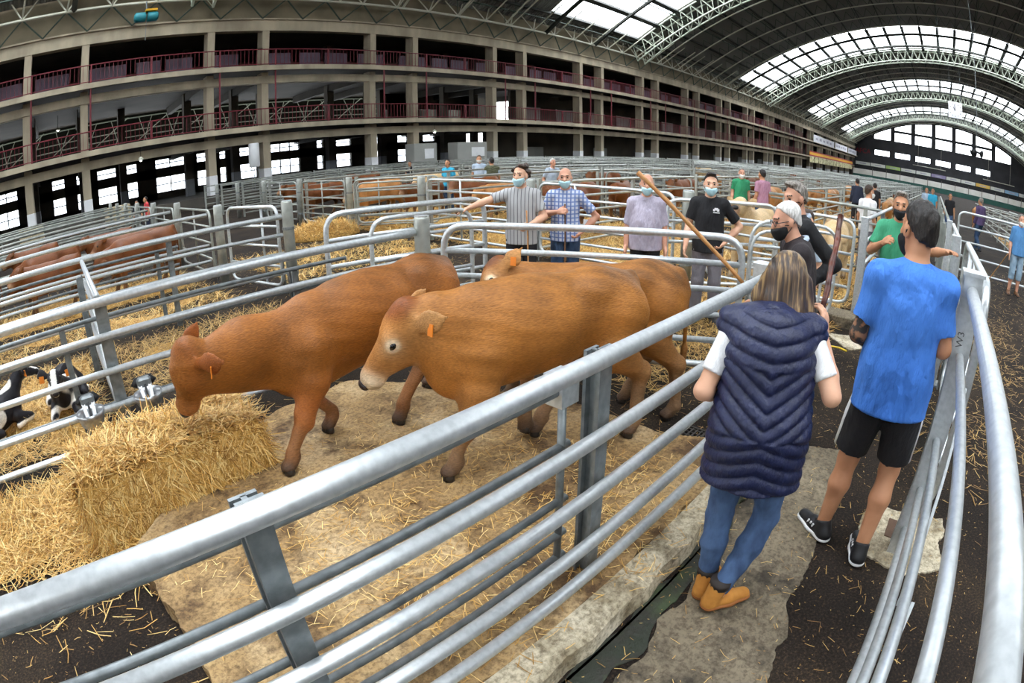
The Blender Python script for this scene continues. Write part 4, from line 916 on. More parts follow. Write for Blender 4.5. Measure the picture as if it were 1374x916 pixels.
    # --- top garment
    def torso_cloth(S, g, hm):
        S.ell(ch + (0, 0, .08), (.152 + g, .108 + g, .20), .06); S.ell(ch * (.7, .7, 1) + (0, .01 * bool(belly) + belly * .8, -.10), (.146 * waist + g + belly * .3, .104 + g + belly * .7, .22), .08)
        S.cone(ch + (0, 0, .02), pel + (0, 0, .02), .148 * waist + g, .160 * waist + g, .05, 0, .72, (0, 1, 0)); S.cone(pel + (0, 0, .02), pel + (0, 0, -.4), .168 * waist + g, .198 * waist + g, .05, 0, .74, (0, 1, 0))
        S.cone(nk + (0, -.012, -.035), shR, .060 + g * .4, .055 + g * .5, .05); S.cone(nk + (0, -.012, -.035), shL, .060 + g * .4, .055 + g * .5, .05); S.cone(shR + (0, 0, -.02), shL + (0, 0, -.02), .06, .06, .05, 0, .8, (0, 1, 0))
        S.cut((0, 0, hm), (0, 0, -1)); S.cut(nk + (0, .04, .03), (0, .5, 1))
    def sleeves(S, g, kind, cut_l=None):
        for s_, sh in (('R', shR), ('L', shL)):
            e, w_ = N3(s_ + 'e'), N3(s_ + 'w')
            if kind == 'short': S.cone(sh, sh + (e - sh) * .74, .057 + g, .062 + g, .03, 0, 0, None, True)
            elif kind == 'elbow': S.cone(sh, e, .057 + g, .06 + g, .03, 0, 0, None, True)
            elif kind == 'long': S.cone(sh, e, .060 + g, .055 + g, .03); S.cone(e, e + (w_ - e) * .95, .055 + g, .042 + g, .02, 0, 0, None, True)
    g0 = 0.008 if not jacket else -.004; S = SDF(h); torso_cloth(S, g0, hem); sleeves(S, g0 - .004, sleeve)
    if sleeve != 'vest': link({'tee': 'shirt'}.get(top[1], top[1]), fold(S.mesh('top', C_[top[0]]), (.010 if h < .009 else .0065 if h < .012 else .003) * (not jacket), len(label), zr=(hem + .01, nk[2] - .06)), root)
    if jacket:
        S = SDF(h * .8 if jacket[1] == 'vest' else h); torso_cloth(S, .03 if jacket[1] == 'vest' else .022, jacket[2] if len(jacket) > 2 else hem - .02)
        if jacket[1] == 'jacket': sleeves(S, .008, 'long')
        vv, qq = S.raw()
        if jacket[1] == 'vest':        # quilted channels: the padding swells between the seams
            vv2 = vv.copy(); u_ = np.abs(vv[:, 0]) * .75 + np.where(vv[:, 2] > 1.27, -vv[:, 0] * 0, 0); zz = vv[:, 2] - np.where((vv[:, 2] < 1.27) & (vv[:, 2] > 1.0), u_ * .9, np.where(vv[:, 2] <= 1.0, -u_ * .5, u_ * .25)); pz = .065
            puff = np.abs(np.sin(math.pi * zz / pz)) ** .6; cx = np.array([0, ly * .5]); dirv = vv[:, :2] - cx; dirv /= np.linalg.norm(dirv, axis=1)[:, None] + 1e-6; vv2[:, :2] += dirv * (puff * .016 - .004)[:, None]; vv = vv2
        jm = to_mesh(jacket[1], vv, qq, C_[jacket[0]]); o = link(jacket[1], jm if jacket[1] == 'vest' else fold(jm, .007, 3, zr=(.74, nk[2] - .05)), root)
    if extra and 'chest_print' in extra:
        m_ = MB(); yf = .108 + .016
        for (x0, x1, z0, z1) in ((-.10, -.075, 1.325, 1.35), (-.085, -.045, 1.335, 1.362), (-.05, -.03, 1.325, 1.35), (-.105, -.03, 1.305, 1.314)): m_.box(x0, x1, yf - .02, yf + .002, z0, z1)
        m_.build('chest_print', C_['white'], root)
    if collar:
        m_ = MB(); cpts = [tuple(nk + np.array([.068 * math.sin(t), -.012 + .066 * math.cos(t) * 1.0, .012 - .028 * math.cos(t)])) for t in np.linspace(.45, 2 * math.pi - .45, 13)]
        m_.path(cpts, .02, 6, rs=[.012] + [.02] * 11 + [.012]); m_.build('collar', C_[collar], root, True)
    # --- lower garment
    S = SDF(h); gb = .006
    S.ell(pel + (0, 0, -.03), (.158 * waist + gb, .108 + gb, .15), .05); S.cut((0, 0, 1.04), (0, 0, 1))
    for s_ in 'RL':
        hp = np.array([.088 if s_ == 'R' else -.088, 0, .88]); k_, an = N3(s_ + 'k'), N3(s_ + 'a')
        if bottomstyle == 'shorts': S.cone(hp, k_ + (0, 0, .06), .102, .092, .03, 0, 0, None, True)
        elif bottomstyle == 'capri': S.cone(hp, k_, .098, .078, .03); S.cone(k_, k_ + (an - k_) * .35, .078, .075, .02, 0, 0, None, True)
        elif bottomstyle == 'slim': S.cone(hp, k_, .097, .064, .03); S.cone(k_, k_ + (an - k_) * .35 + (0, -.012, 0), .064, .067, .03); S.cone(k_ + (an - k_) * .35 + (0, -.012, 0), an + (0, 0, .03), .066, .047, .02, 0, 0, None, True)
        else: S.cone(hp, k_, .1, .075, .03); S.cone(k_, an, .075, .066, .02, 0, 0, None, True)
    tm_ = link('shorts' if bottomstyle in ('shorts', 'capri') else 'trousers', fold(S.mesh('trousers', C_[bottom]), .0035, len(label) + 1, 1, False), root)
    if extra and 'side_stripe' in extra:
        for s_ in 'RL':
            sx = 1 if s_ == 'R' else -1; hp = np.array([.088 * sx, 0, .88]); k_ = N3(s_ + 'k') + (0, 0, .06); m_ = MB()
            m_.path([tuple(hp + (.080 * sx, 0, -.03)), tuple(hp * .6 + k_ * .4 + (.080 * sx, 0, 0)), tuple(k_ + (.072 * sx, 0, .002))], .03, 8, rs=[.026, .027, .027]); m_.build('side_stripe', C_['white'], tm_, True)
    # --- shoes
    for s_ in 'RL':
        an = N3(s_ + 'a'); t = G_[s_ + 't']; d = np.array([math.sin(t), math.cos(t), 0.]); z0_ = an[2] - .085; pt_ = G_.get(s_ + 'p', 0.); d3 = np.array([d[0] * math.cos(pt_), d[1] * math.cos(pt_), -math.sin(pt_)])
        S = SDF(min(h, .008)); b_ = np.array([an[0], an[1], z0_]); heel = b_ - d * .035 + (0, 0, .045); toe = heel + d3 * .2 + (0, 0, -.012)
        S.cone(heel, heel + d3 * .1, .042, .043, .02); S.cone(heel + d3 * .09, toe, .043, .036, .02, 0, .85, (0, 0, 1)); S.cone(heel + (0, 0, .0), an + (0, 0, .03 + (.05 if shoe == 'boot' else 0)), .042, .046 if shoe != 'boot' else .052, .02, 0, 0, None, True)
        S.cut(heel - (0, 0, .02), -np.cross(np.cross(d3, (0, 0, 1.)), d3))
        sh_ = link('boot' if shoe == 'boot' else 'shoe', S.mesh('shoe', M['boot' if shoe == 'boot' else shoe]), root)
        S = SDF(min(h, .008)); S.cone(heel + (0, 0, -.022), heel + d3 * .1 + (0, 0, -.022), .048, .051, .01, 0, .45, (0, 0, 1)); S.cone(heel + d3 * .1 + (0, 0, -.022), toe + (0, 0, -.013), .051, .043, .01, 0, .45, (0, 0, 1))
        link('sole', S.mesh('sole', M['sole_tan' if shoe == 'boot' else 'sole_white' if (extra and 'white_sole' in extra) else 'shoe_black']), sh_)
        if shoe == 'boot':
            m_ = MB(); m_.path([tuple(an + (0, 0, .06)), tuple(an + (0, 0, .10))], .055, 12); m_.build('padded_cuff', M['boot_dark'], sh_, True)
        if extra and 'white_sole' in extra:
            for j in range(3):
                for sd in (-1, 1):
                    c = heel + d3 * (.075 + .022 * j) + np.cross(d, (0, 0, 1.)) * .041 * sd; m_ = MB(); m_.beam(tuple(c + (0, 0, -.012)), tuple(c + d * -.012 + (0, 0, .028)), .010, .008, tuple(np.cross(d, (0, 0, 1.)))); m_.build('shoe_stripe', M['sole_white'], sh_)
    return root
def stick(label, a, b, r0, r1, mat, name='stick'):
    m_ = MB(); a = Vector(a); b = Vector(b); n = 8; pts = []; rs = []
    for i in range(n + 1):
        t = i / n; pts.append(tuple(a.lerp(b, t) + Vector((math.sin(i * 2.1), math.cos(i * 1.7), 0)) * .003)); rs.append((r0 + (r1 - r0) * t) * (1 + .12 * math.sin(i * 3.3)))
    m_.path(pts, r0, 10, rs=rs); o = m_.build(name, mat, None, True); tag(o, label, 'stick'); return o
R_ = math.radians
# --- woman in the quilted vest
person('woman in navy quilted vest and jeans seen from behind, holding a dark stick', (1.9, .53, 0), R_(22), ('white', 'shirt'), 'denim', 'boot', 'skin_fair', 'hair_long', H=1.58, h=.0085,
       arms=dict(Re=(.285, -.02, 1.17), Rw=(.235, .16, 1.36), Le=(-.27, .0, 1.12), Lw=(-.2, .25, 1.02)), hn=dict(R=(-.75, .45, 0), Rd=(0, .3, 1.0)), hcurl=(.55, .6), head=(.05, .08, -.065), yaw=R_(-16), pitch=R_(-30), lean=(.0, .13),
       legs=dict(Rk=(.13, .05, .50), Ra=(-.02, -.12, .11), Lk=(-.10, .03, .49), La=(-.09, -.01, .085), Rt=1.0, Lt=.3), jacket=('navy', 'vest', .74), hem=.86, sleeve='short', hairstyle='long', bottomstyle='slim', waist=1.08)
M['varnished'] = mk('varnished_knotty_stick', '#3f1a0e', '#6a2f18', 20, .3, bump=.3, bscale=30)
M['cane'] = mk('peeled_hazel_stick', '#b07a45', '#c08c55', 20, .5, bump=.2, bscale=30)
stick('dark varnished walking stick raised in the woman\'s hand', (2.19, .425, 1.30), (2.47, .435, 1.675), .0125, .014, M['varnished'])
# --- young man in the blue T-shirt
person('young man in bright blue T-shirt and black shorts seen from behind', (2.6, .07, 0), R_(8), ('blue_tee', 'tee'), 'black', 'shoe_black', 'skin_tan', 'hair_black', H=1.80, h=.0085,
       arms=dict(Re=(.205, .0, 1.13), Rw=(.10, .25, 1.10), Le=(-.225, .0, 1.12), Lw=(-.13, .23, 1.04)), yaw=R_(29), pitch=R_(-3), legs=dict(Rk=(.10, .03, .49), Ra=(.08, -.09, .085), Lk=(-.13, .05, .49), La=(-.16, .03, .085), Rt=-.1, Lt=-.75),
       hem=.80, bottomstyle='shorts', mask='mask_black', extra=dict(tattoo='L', side_stripe=1, white_sole=1), hcurl=(.6, .6), waist=1.06)
# --- the two men in dark jackets
person('white-haired man with glasses, black mask and dark brown jacket', (3.62, .88, 0), R_(118), ('grey_blue', 'shirt'), 'black', 'shoe_black', 'skin_ruddy', 'hair_white', H=1.64, h=.0095, head=(0, .05, -.02), yaw=R_(10), pitch=R_(-14), lean=(0, .06),
       arms=dict(Le=(-.24, .02, 1.12), Lw=(-.16, .26, .96), Re=(.24, .02, 1.12), Rw=(.2, .26, .95)), jacket=('jacket_brown', 'jacket', .72), collar='grey_blue', mask='mask_black', glasses=True, sleeve='long', hcurl=(.8, .8))
person('grey-haired man in black jacket with grey collar and black mask', (4.4, 1.12, 0), R_(125), ('navy_plain', 'shirt'), 'denim_dark', 'shoe_black', 'skin_ruddy', 'hair_grey', H=1.73, h=.010, yaw=R_(18), pitch=R_(-10), head=(0, .02, 0),
       arms=dict(Le=(-.25, -.24, 1.16), Lw=(-.24, -.02, .98)), jacket=('jacket_black', 'jacket', .78), collar='grey_blue', mask='mask_black', sleeve='long', hairstyle='quiff')
person('person partly hidden behind the man in the black jacket', (5.2, 1.24, 0), R_(150), ('grey_blue', 'shirt'), 'denim_dark', 'shoe_black', 'skin_fair', 'hair_brown', H=1.47, h=.012, yaw=R_(20))
stick('long peeled stick slanting up before the men by the gate', (3.40, 1.19, 1.05), (3.08, 1.86, 1.735), .0125, .015, M['cane'])
# --- the four men in the alley
person('curly-haired man in striped grey shirt leaning a hand on the gate', (4.62, 4.3, 0), R_(212), ('striped', 'shirt'), 'black', 'shoe_black', 'skin_fair', 'hair_brown', H=1.70, h=.010, hairstyle='curly', mask='mask_blue', yaw=R_(-14),
       arms=dict(Re=(.38, .12, 1.33), Rw=(.56, .24, 1.26), Le=(-.27, .02, 1.14), Lw=(-.13, .20, 1.06)), hn=dict(R=(0, .2, -1)), hcurl=(.25, .9), hem=.82, collar='striped')
stick('pale thin stick held upright by the man in the striped shirt', (4.44, 4.02, 0), (4.47, 4.08, 1.2), .009, .008, M['cane'])
person('balding man in blue checked shirt and jeans, hand on hip', (5.1, 4.05, 0), R_(214), ('plaid', 'shirt'), 'denim_dark', 'shoe_black', 'skin_ruddy', 'hair_grey', H=1.66, h=.010, hairstyle='bald', mask='mask_blue',
       arms=dict(Re=(.29, .02, 1.16), Rw=(.07, .21, 1.22), Le=(-.38, -.06, 1.14), Lw=(-.2, .06, .96)), hcurl=(1.0, .7), hem=.84, collar='plaid')
stick('brown stick standing in the checked-shirt man\'s fist', (4.86, 3.86, 0), (4.93, 3.92, 1.25), .010, .009, M['shoe_brown'])
person('stout balding man in lavender shirt with arms hanging', (5.38, 3.13, 0), R_(212), ('lavender', 'shirt'), 'black', 'shoe_black', 'skin_ruddy', None, H=1.63, h=.010, hairstyle='bald', mask='mask_blue', belly=.045, waist=1.12, hem=.84, sleeve='elbow', collar='lavender')
person('young man in black T-shirt and grey trousers, one hand on hip', (5.7, 2.5, 0), R_(208), ('black_tee', 'tee'), 'grey_trousers', 'shoe_black', 'skin_fair', 'hair_black', H=1.68, h=.010, mask='mask_blue', hairstyle='quiff',
       arms=dict(Le=(-.37, -.06, 1.15), Lw=(-.19, .06, .97), Re=(.24, -.02, 1.14), Rw=(.27, .1, .9)), hem=.84, hcurl=(.6, .6), extra=dict(chest_print=1))
person('grey-haired man in green polo shirt holding both fences', (5.52, .36, 0), R_(182), ('green_polo', 'shirt'), 'navy_plain', 'shoe_black', 'skin_tan', 'hair_grey', H=1.76, h=.010, mask='mask_black', hairstyle='quiff',
       arms=dict(Re=(.27, .04, 1.16), Rw=(.14, .22, 1.27), Le=(-.36, .22, 1.28), Lw=(-.50, .42, 1.33)), hn=dict(L=(0, .2, -1)), hcurl=(.7, .4), hem=.86, belly=.02, collar='green_polo')
# --- people further off
F_ = dict(h=.015, hands=False)
person('dark-haired man in white T-shirt with white mask among the pens', (10.75, 1.37, 0), R_(-35), ('white', 'tee'), 'grey_trousers', 'shoe_black', 'skin_tan', 'hair_brown', H=1.68, mask='mask_white', yaw=R_(-10), **F_)
person('man in green shirt and white mask standing among brown cattle', (12.65, 4.75, 0), R_(215), ('green_shirt', 'shirt'), 'denim_dark', 'shoe_black', 'skin_ruddy', 'hair_grey', H=1.64, mask='mask_white', **F_)
person('dark-haired man in dusty pink shirt beside the green shirt', (12.35, 4.1, 0), R_(60), ('pink', 'shirt'), 'denim_dark', 'shoe_black', 'skin_tan', 'hair_black', H=1.67, **F_)
person('man in dark jacket deep among the far pens', (19.75, 2.95, 0), R_(30), ('navy_plain', 'shirt'), 'black', 'shoe_black', 'skin_tan', 'hair_black', H=1.68, sleeve='long', **F_)
person('dark-clad man beside the dark jacket in the far pens', (19.8, 2.3, 0), R_(10), ('black', 'shirt'), 'black', 'shoe_black', 'skin_tan', 'hair_black', H=1.62, **F_)
person('man in turquoise T-shirt by the pens before the galleries', (10.85, 13.05, 0), R_(200), ('cyan', 'tee'), 'denim_dark', 'shoe_black', 'skin_tan', 'hair_black', H=1.62, **F_)
person('man in olive waistcoat near the painted columns', (11.5, 11.85, 0), R_(60), ('grey_blue', 'shirt'), 'denim_dark', 'shoe_black', 'skin_tan', 'hair_black', H=1.64, jacket=('olive', 'vest', .84), **F_)
person('masked person in pale shirt behind the olive waistcoat', (12.25, 13.2, 0), R_(230), ('grey_blue', 'shirt'), 'denim_dark', 'shoe_black', 'skin_tan', 'hair_brown', H=1.70, mask='mask_white', **F_)
person('white-haired man in pale blue shirt bending over the pens', (11.75, 9.85, 0), R_(250), ('grey_blue', 'shirt'), 'denim_dark', 'shoe_black', 'skin_ruddy', 'hair_white', H=1.62, lean=(0, .12), **F_)
person('person in coral red shirt leaning on the herd fences', (3.3, 21.9, 0), R_(190), ('red', 'tee'), 'navy_plain', 'shoe_black', 'skin_tan', 'hair_black', H=1.45, **F_)
person('companion in blue mask beside the coral red shirt', (2.9, 21.8, 0), R_(240), ('navy_plain', 'tee'), 'navy_plain', 'shoe_black', 'skin_tan', 'hair_black', H=1.38, mask='mask_blue', **F_)
person('man in purple shirt and jeans walking beyond the wide gate', (20.5, -1.75, 0), R_(40), ('purple', 'shirt'), 'denim_dark', 'shoe_black', 'skin_tan', 'hair_grey', H=1.84, sleeve='long', legs=dict(Rk=(.1, .16, .5), Ra=(.1, .2, .085), La=(-.1, -.25, .12)), **F_)
person('old man in blue jumper and denim shorts with a cane', (12.7, -2.12, 0), R_(188), ('sky_blue', 'shirt'), 'denim_light', 'shoe_brown', 'skin_ruddy', 'hair_grey', H=1.72, h=.012, bottomstyle='capri', mask='mask_white', hands=False, sleeve='elbow')
stick('thin cane slanting from the old man in the blue jumper', (12.9, -1.4, 0.02), (12.55, -1.85, .85), .012, .010, M['cane'])
person('man with grey shirt far down the passage', (28, .55, 0), R_(190), ('grey_blue', 'shirt'), 'denim_dark', 'shoe_black', 'skin_tan', 'hair_black', H=1.76, **F_)
person('man in turquoise shirt far down the passage', (27, .2, 0), R_(170), ('cyan', 'shirt'), 'denim', 'shoe_black', 'skin_tan', 'hair_brown', H=1.78, **F_)
person('person in black beside the passage fence far off', (24, -.62, 0), R_(180), ('black', 'shirt'), 'denim', 'shoe_black', 'skin_tan', 'hair_black', H=1.74, **F_)
person('person in dark top under the galleries behind the pens', (14.4, 19.9, 0), R_(220), ('black', 'shirt'), 'black', 'shoe_black', 'skin_tan', 'hair_black', H=1.5, **F_)
# ================================================================ GROUND WORKS, STRAW
def slab_mat(name, a, b, c, stain):
    m, N, L, P = nodes_of(name); tc = N.new('ShaderNodeTexCoord')
    def nz(s, d=6, r=.6):
        n = N.new('ShaderNodeTexNoise'); n.inputs['Scale'].default_value = s; n.inputs['Detail'].default_value = d; n.inputs['Roughness'].default_value = r; L.new(tc.outputs['Object'], n.inputs['Vector']); return n
    r1 = N.new('ShaderNodeValToRGB'); e = r1.color_ramp.elements; e[0].position = .32; e[0].color = lin(a); e[1].position = .68; e[1].color = lin(b); x = e.new(.5); x.color = lin(c); L.new(nz(1.7).outputs['Fac'], r1.inputs[0])
    r2 = N.new('ShaderNodeValToRGB'); e = r2.color_ramp.elements; e[0].position = .38; e[0].color = (.3, .26, .21, 1); e[1].position = .56; e[1].color = (1.1, 1.08, 1.05, 1); L.new(nz(38, 8, .75).outputs['Fac'], r2.inputs[0])
    r3 = N.new('ShaderNodeValToRGB'); e = r3.color_ramp.elements; e[0].position = .36; e[0].color = lin(stain); e[1].position = .52; e[1].color = (1, 1, 1, 1); L.new(nz(3.6, 5, .65).outputs['Fac'], r3.inputs[0])
    m1 = N.new('ShaderNodeMix'); m1.data_type = 'RGBA'; m1.blend_type = 'MULTIPLY'; m1.inputs[0].default_value = .75; L.new(r1.outputs[0], m1.inputs[6]); L.new(r2.outputs[0], m1.inputs[7])
    m2 = N.new('ShaderNodeMix'); m2.data_type = 'RGBA'; m2.blend_type = 'MULTIPLY'; m2.inputs[0].default_value = .8; L.new(m1.outputs[2], m2.inputs[6]); L.new(r3.outputs[0], m2.inputs[7]); L.new(m2.outputs[2], P.inputs['Base Color'])
    P.inputs['Roughness'].default_value = .85
    b_ = N.new('ShaderNodeBump'); b_.inputs['Strength'].default_value = .4; b_.inputs['Distance'].default_value = .012; L.new(nz(45, 6).outputs['Fac'], b_.inputs['Height']); L.new(b_.outputs[0], P.inputs['Normal'])
    return m
M['slab'] = slab_mat('strawy_concrete_slab', '#8f7148', '#c9b088', '#ab8d60', '#5f4325')
M['kerb'] = slab_mat('pale_worn_kerb', '#b3a78f', '#d6ccb6', '#c6bba2', '#8f8266')
M['path'] = slab_mat('grey_brown_concrete', '#655b4a', '#8d816b', '#776c59', '#40372b')
M['moss'] = mk('mossy_wet_gutter', '#232a1c', '#39452a', 5, .6, bump=.4, bscale=40, c3='#2b2a22')
def blob(name, pts, z0, z1, mat, parent=None, jit=.015, sub=22, seed=1, kind='structure'):
    r = random.Random(seed); ring = []; n = len(pts); jit = min(jit, .006)
    for i in range(n):
        a = Vector(pts[i]); b = Vector(pts[(i + 1) % n])
        for k in range(sub):
            p = a.lerp(b, k / sub); w_ = .018 * math.sin(p.x * 13 + seed) + .012 * math.sin(p.y * 29 + p.x * 17); ring.append((p.x + w_ * .7 + r.uniform(-jit, jit), p.y + w_ + r.uniform(-jit, jit)))
    m_ = MB(); k = len(ring); V = [(x, y, z1) for x, y in ring] + [(x, y, z0) for x, y in ring]
    m_.add(V, [tuple(range(k)), tuple(range(2 * k - 1, k - 1, -1))] + [(i, i + k, (i + 1) % k + k, (i + 1) % k) for i in range(k)])
    o = m_.build(name, mat, parent); 
    if kind and parent is None: o['kind'] = kind
    return o
blob('floor_slab', [(-.1, .93), (3.1, .93), (3.05, 1.2), (2.88, 1.4), (2.86, 2.2), (2.55, 2.95), (2.0, 3.72), (1.1, 3.6), (.6, 3.35), (-.16, 2.6), (-.1, 2.25), (-.04, 1.84), (-.08, 1.3)], -.05, .13, M['slab'], seed=3)
kb = MB(); n = 24; V = []
for i in range(n + 1):
    x = -.1 + 3.25 * i / n; j = .012 * math.sin(i * 2.3); V += [(x, .79 + j, -.02), (x, .80 + j, .10), (x, .825 + j, .125), (x, .935, .132), (x, .94, -.02)]
for i in range(n):
    q = i * 5
    for k in range(4): kb.f.append((q + k, q + 5 + k, q + 6 + k, q + 1 + k)); kb.m.append(0)
kb.f += [(0, 1, 2, 3, 4), tuple(n * 5 + t for t in (4, 3, 2, 1, 0))]; kb.m += [0, 0]; kb.v = V; tag(kb.build('trim_kerb', M['kerb']), kind='structure')
blob('floor_gutter', [(-.2, .72), (1.18, .64), (2.0, .69), (2.9, .76), (2.9, .79), (-.2, .79)], -.05, .006, M['moss'], seed=5)
blob('floor_path', [(.4, .3), (1.2, .62), (2.0, .68), (2.95, .77), (3.5, .62), (3.75, .25), (2.95, .27), (2.5, .22), (2.05, .2), (1.5, .08)], -.05, .010, M['path'], jit=.03, seed=6)
blob('floor_patch', [(2.62, .05), (3.1, .0), (3.18, -.5), (2.72, -.55), (2.5, -.34)], -.05, .012, M['kerb'], jit=.03, seed=8)
ip = MB(); ip.box(2.8, 2.99, -.22, -.14, .0, .018); o = ip.build('iron_cover', mk('rusty_iron', '#4a3527', '#5c4433', 9, .8)); tag(o, 'small rusty iron cover set in the pale concrete patch', 'cover')
st = MB(); st.bevbox(6.75, 7.15, .78, 1.75, -.02, .14, .015); tag(st.build('trim_step', M['path']), kind='structure')
blob('floor_patch', [(6.35, 1.12), (6.55, .8), (6.1, .62), (5.95, .8)], -.05, .012, M['kerb'], jit=.03, seed=9)
tp = MB(); tp.path([(5.93, 1.12, .006), (5.9, 1.0, .008), (5.93, .88, .006), (5.88, .78, .007)], .012, 5); tag(tp.build('plastic_strap', mk('yellow_plastic', '#e8c21c', rough=.4)), 'yellow plastic strap lying on the dark passage floor', 'strap')
# drain grate: frame with crossing bars
dr = empty('drain_grate', (3.14, 1.4, 0)); tag(dr, 'dark iron drain grate with square holes beside the front pen', 'grate')
iron = mk('dark_cast_iron', '#2a2622', '#3a342e', 14, .6, .3)
m_ = MB(); m_.box(-.15, .15, -.11, .11, -.01, .004); m_.build('sump', M['wet_black'], dr)
m_ = MB(); m_.box(-.15, .15, -.11, -.09, 0, .022); m_.box(-.15, .15, .09, .11, 0, .022); m_.box(-.15, -.13, -.09, .09, 0, .022); m_.box(.13, .15, -.09, .09, 0, .022); m_.build('frame', iron, dr)
for i in range(5): m_ = MB(); m_.box(-.13, .13, -.068 + i * .034 - .006, -.068 + i * .034 + .006, .004, .020); m_.build('bar', iron, dr)
for i in range(6): m_ = MB(); m_.box(-.11 + i * .044 - .006, -.11 + i * .044 + .006, -.09, .09, .003, .019); m_.build('bar', iron, dr)
# straw blades: thin bent strips; colour varies from blade to blade
def straw_mat(name, a, b, c):
    m, N, L, P = nodes_of(name); g_ = N.new('ShaderNodeNewGeometry'); r = N.new('ShaderNodeValToRGB'); e = r.color_ramp.elements; e[0].color = lin(a); e[1].color = lin(b); x = e.new(.5); x.color = lin(c)
    L.new(g_.outputs['Random Per Island'], r.inputs[0]); L.new(r.outputs[0], P.inputs['Base Color']); P.inputs['Roughness'].default_value = .55; return m
M['straw'] = straw_mat('golden_straw', '#8f6426', '#f6dc98', '#dcab56'); M['straw_dull'] = straw_mat('trodden_straw', '#765528', '#dcb970', '#ab8344')
def blades(name, pos, dirs, ln, wd, mat, up_=None, parent=None):
    """pos (n,3) roots, dirs (n,3) unit, ln lengths"""
    n = len(pos); upv = np.array([[0, 0, 1.0]]) if up_ is None else up_
    side = np.cross(dirs, np.broadcast_to(upv, dirs.shape)); side /= np.linalg.norm(side, axis=1)[:, None] + 1e-6; side *= wd[:, None] / 2
    bend = np.cross(side, dirs); bend /= np.linalg.norm(bend, axis=1)[:, None] + 1e-9; bend *= (rng.uniform(-.12, .12, n) * ln)[:, None]
    mid = pos + dirs * (ln / 2)[:, None] + bend; end = pos + dirs * ln[:, None]
    v = np.stack([pos - side, pos + side, mid + side, mid - side, end + side * .7, end - side * .7], 1).reshape(-1, 3); b = np.arange(n)[:, None] * 6
    q = np.concatenate([b + np.array([[0, 1, 2, 3]]), b + np.array([[3, 2, 4, 5]])])
    return link(name, to_mesh(name, v, q, mat, False), parent)
def scatter(name, label, fn, n, z, mat, lmin=.05, lmax=.18, tilt=.18, w=.0045):
    p = fn(n); n = len(p); a = rng.uniform(0, 2 * math.pi, n); t = np.abs(rng.normal(0, tilt, n)); d = np.stack([np.cos(a) * np.cos(t), np.sin(a) * np.cos(t), np.sin(t)], 1)
    zz = z + np.abs(rng.normal(0, .012, n)) if np.isscalar(z) else z; pos = np.c_[p, zz]
    o = blades(name, pos, d, rng.uniform(lmin, lmax, n), np.full(n, w) * rng.uniform(.7, 1.3, n), mat); tag(o, label, 'straw', kind='stuff'); return o
rect = lambda x0, x1, y0, y1: (lambda n: np.c_[rng.uniform(x0, x1, n), rng.uniform(y0, y1, n)])
def clumps(centres):
    def f(n):
        c = np.array(centres); k = rng.integers(0, len(c), n); s = c[k, 2:3]; return c[k, :2] + rng.normal(0, 1, (n, 2)) * s
    return f
def bed(name, label, x0, x1, y0, y1, n, z=.0, mat='straw', amp=.05, patchy=0.0, lmin=.07, lmax=.22, w=.006, seed=1):
    """straw bedding: low mounds covered in blades"""
    r = np.random.default_rng(seed); nx, ny = max(4, int((x1 - x0) * 6)), max(4, int((y1 - y0) * 6)); gx, gy = np.meshgrid(np.linspace(x0, x1, nx), np.linspace(y0, y1, ny), indexing='ij')
    ph = r.uniform(0, 6, 6); hgt = lambda x, y: (np.sin(x * 2.1 + ph[0]) * np.sin(y * 2.7 + ph[1]) + .6 * np.sin(x * 5.3 + ph[2]) * np.sin(y * 4.7 + ph[3])) * .5
    edge = lambda x, y: np.clip(np.minimum(np.minimum(x - x0, x1 - x), np.minimum(y - y0, y1 - y)) / .35, 0, 1)
    H_ = (hgt(gx, gy) - patchy) * amp * edge(gx, gy) - .02 * (1 - edge(gx, gy)) + .012 * (patchy <= 0)
    v = np.stack([gx, gy, z + H_], -1).reshape(-1, 3); i, j = np.meshgrid(np.arange(nx - 1), np.arange(ny - 1), indexing='ij'); b = (i * ny + j).ravel(); q = np.stack([b, b + ny, b + ny + 1, b + 1], 1)
    root = empty(name, (0, 0, 0)); tag(root, label, 'straw', kind='stuff'); link('bedding', to_mesh('bedding', v, q, M['straw_floor']), root)['kind'] = 'stuff'
    p = np.c_[rng.uniform(x0, x1, n), rng.uniform(y0, y1, n)]; hh = (hgt(p[:, 0], p[:, 1]) - patchy) * amp * edge(p[:, 0], p[:, 1]); keep = hh > -.028; p, hh = p[keep], hh[keep]; m = len(p)
    a = rng.uniform(0, 2 * math.pi, m); t = np.abs(rng.normal(.1, .25, m)); d = np.stack([np.cos(a) * np.cos(t), np.sin(a) * np.cos(t), np.sin(t)], 1)
    o = blades('straw_blades', np.c_[p, z + np.maximum(hh, 0) + rng.uniform(.0, .03, m)], d, rng.uniform(lmin, lmax, m), np.full(m, w), M[mat], None, root); o['kind'] = 'stuff'; return root
M['straw_floor'] = mk('matted_straw', '#74501e', '#c99a4c', 26, .8, bump=.6, bscale=50, c3='#b48d48', detail=8)
scatter('straw', 'loose straw trodden over the front pen slab', clumps([(1.2, 2.0, .28), (.9, 1.7, .25), (1.7, 1.5, .3), (2.2, 1.9, .25), (1.1, 1.25, .2), (2.3, 1.3, .25), (.5, 2.2, .3), (1.5, 2.6, .4), (1.8, 1.15, .18)]), 2600, .134, M['straw'], .02, .10, .1, .0032)
scatter('straw', 'straw spilt around the foot of the bale', clumps([(.2, 2.82, .22), (-.5, 2.9, .25), (.7, 2.85, .18), (-.5, 3.3, .2), (.1, 2.75, .15), (1.0, 3.3, .12)]), 4200, .02, M['straw'], .05, .2, .15, .005)
scatter('straw', 'straw scraps and chaff on the passage floor', rect(.5, 7, -.6, .95), 700, .012, M['straw_dull'], .02, .07, .08, .003)
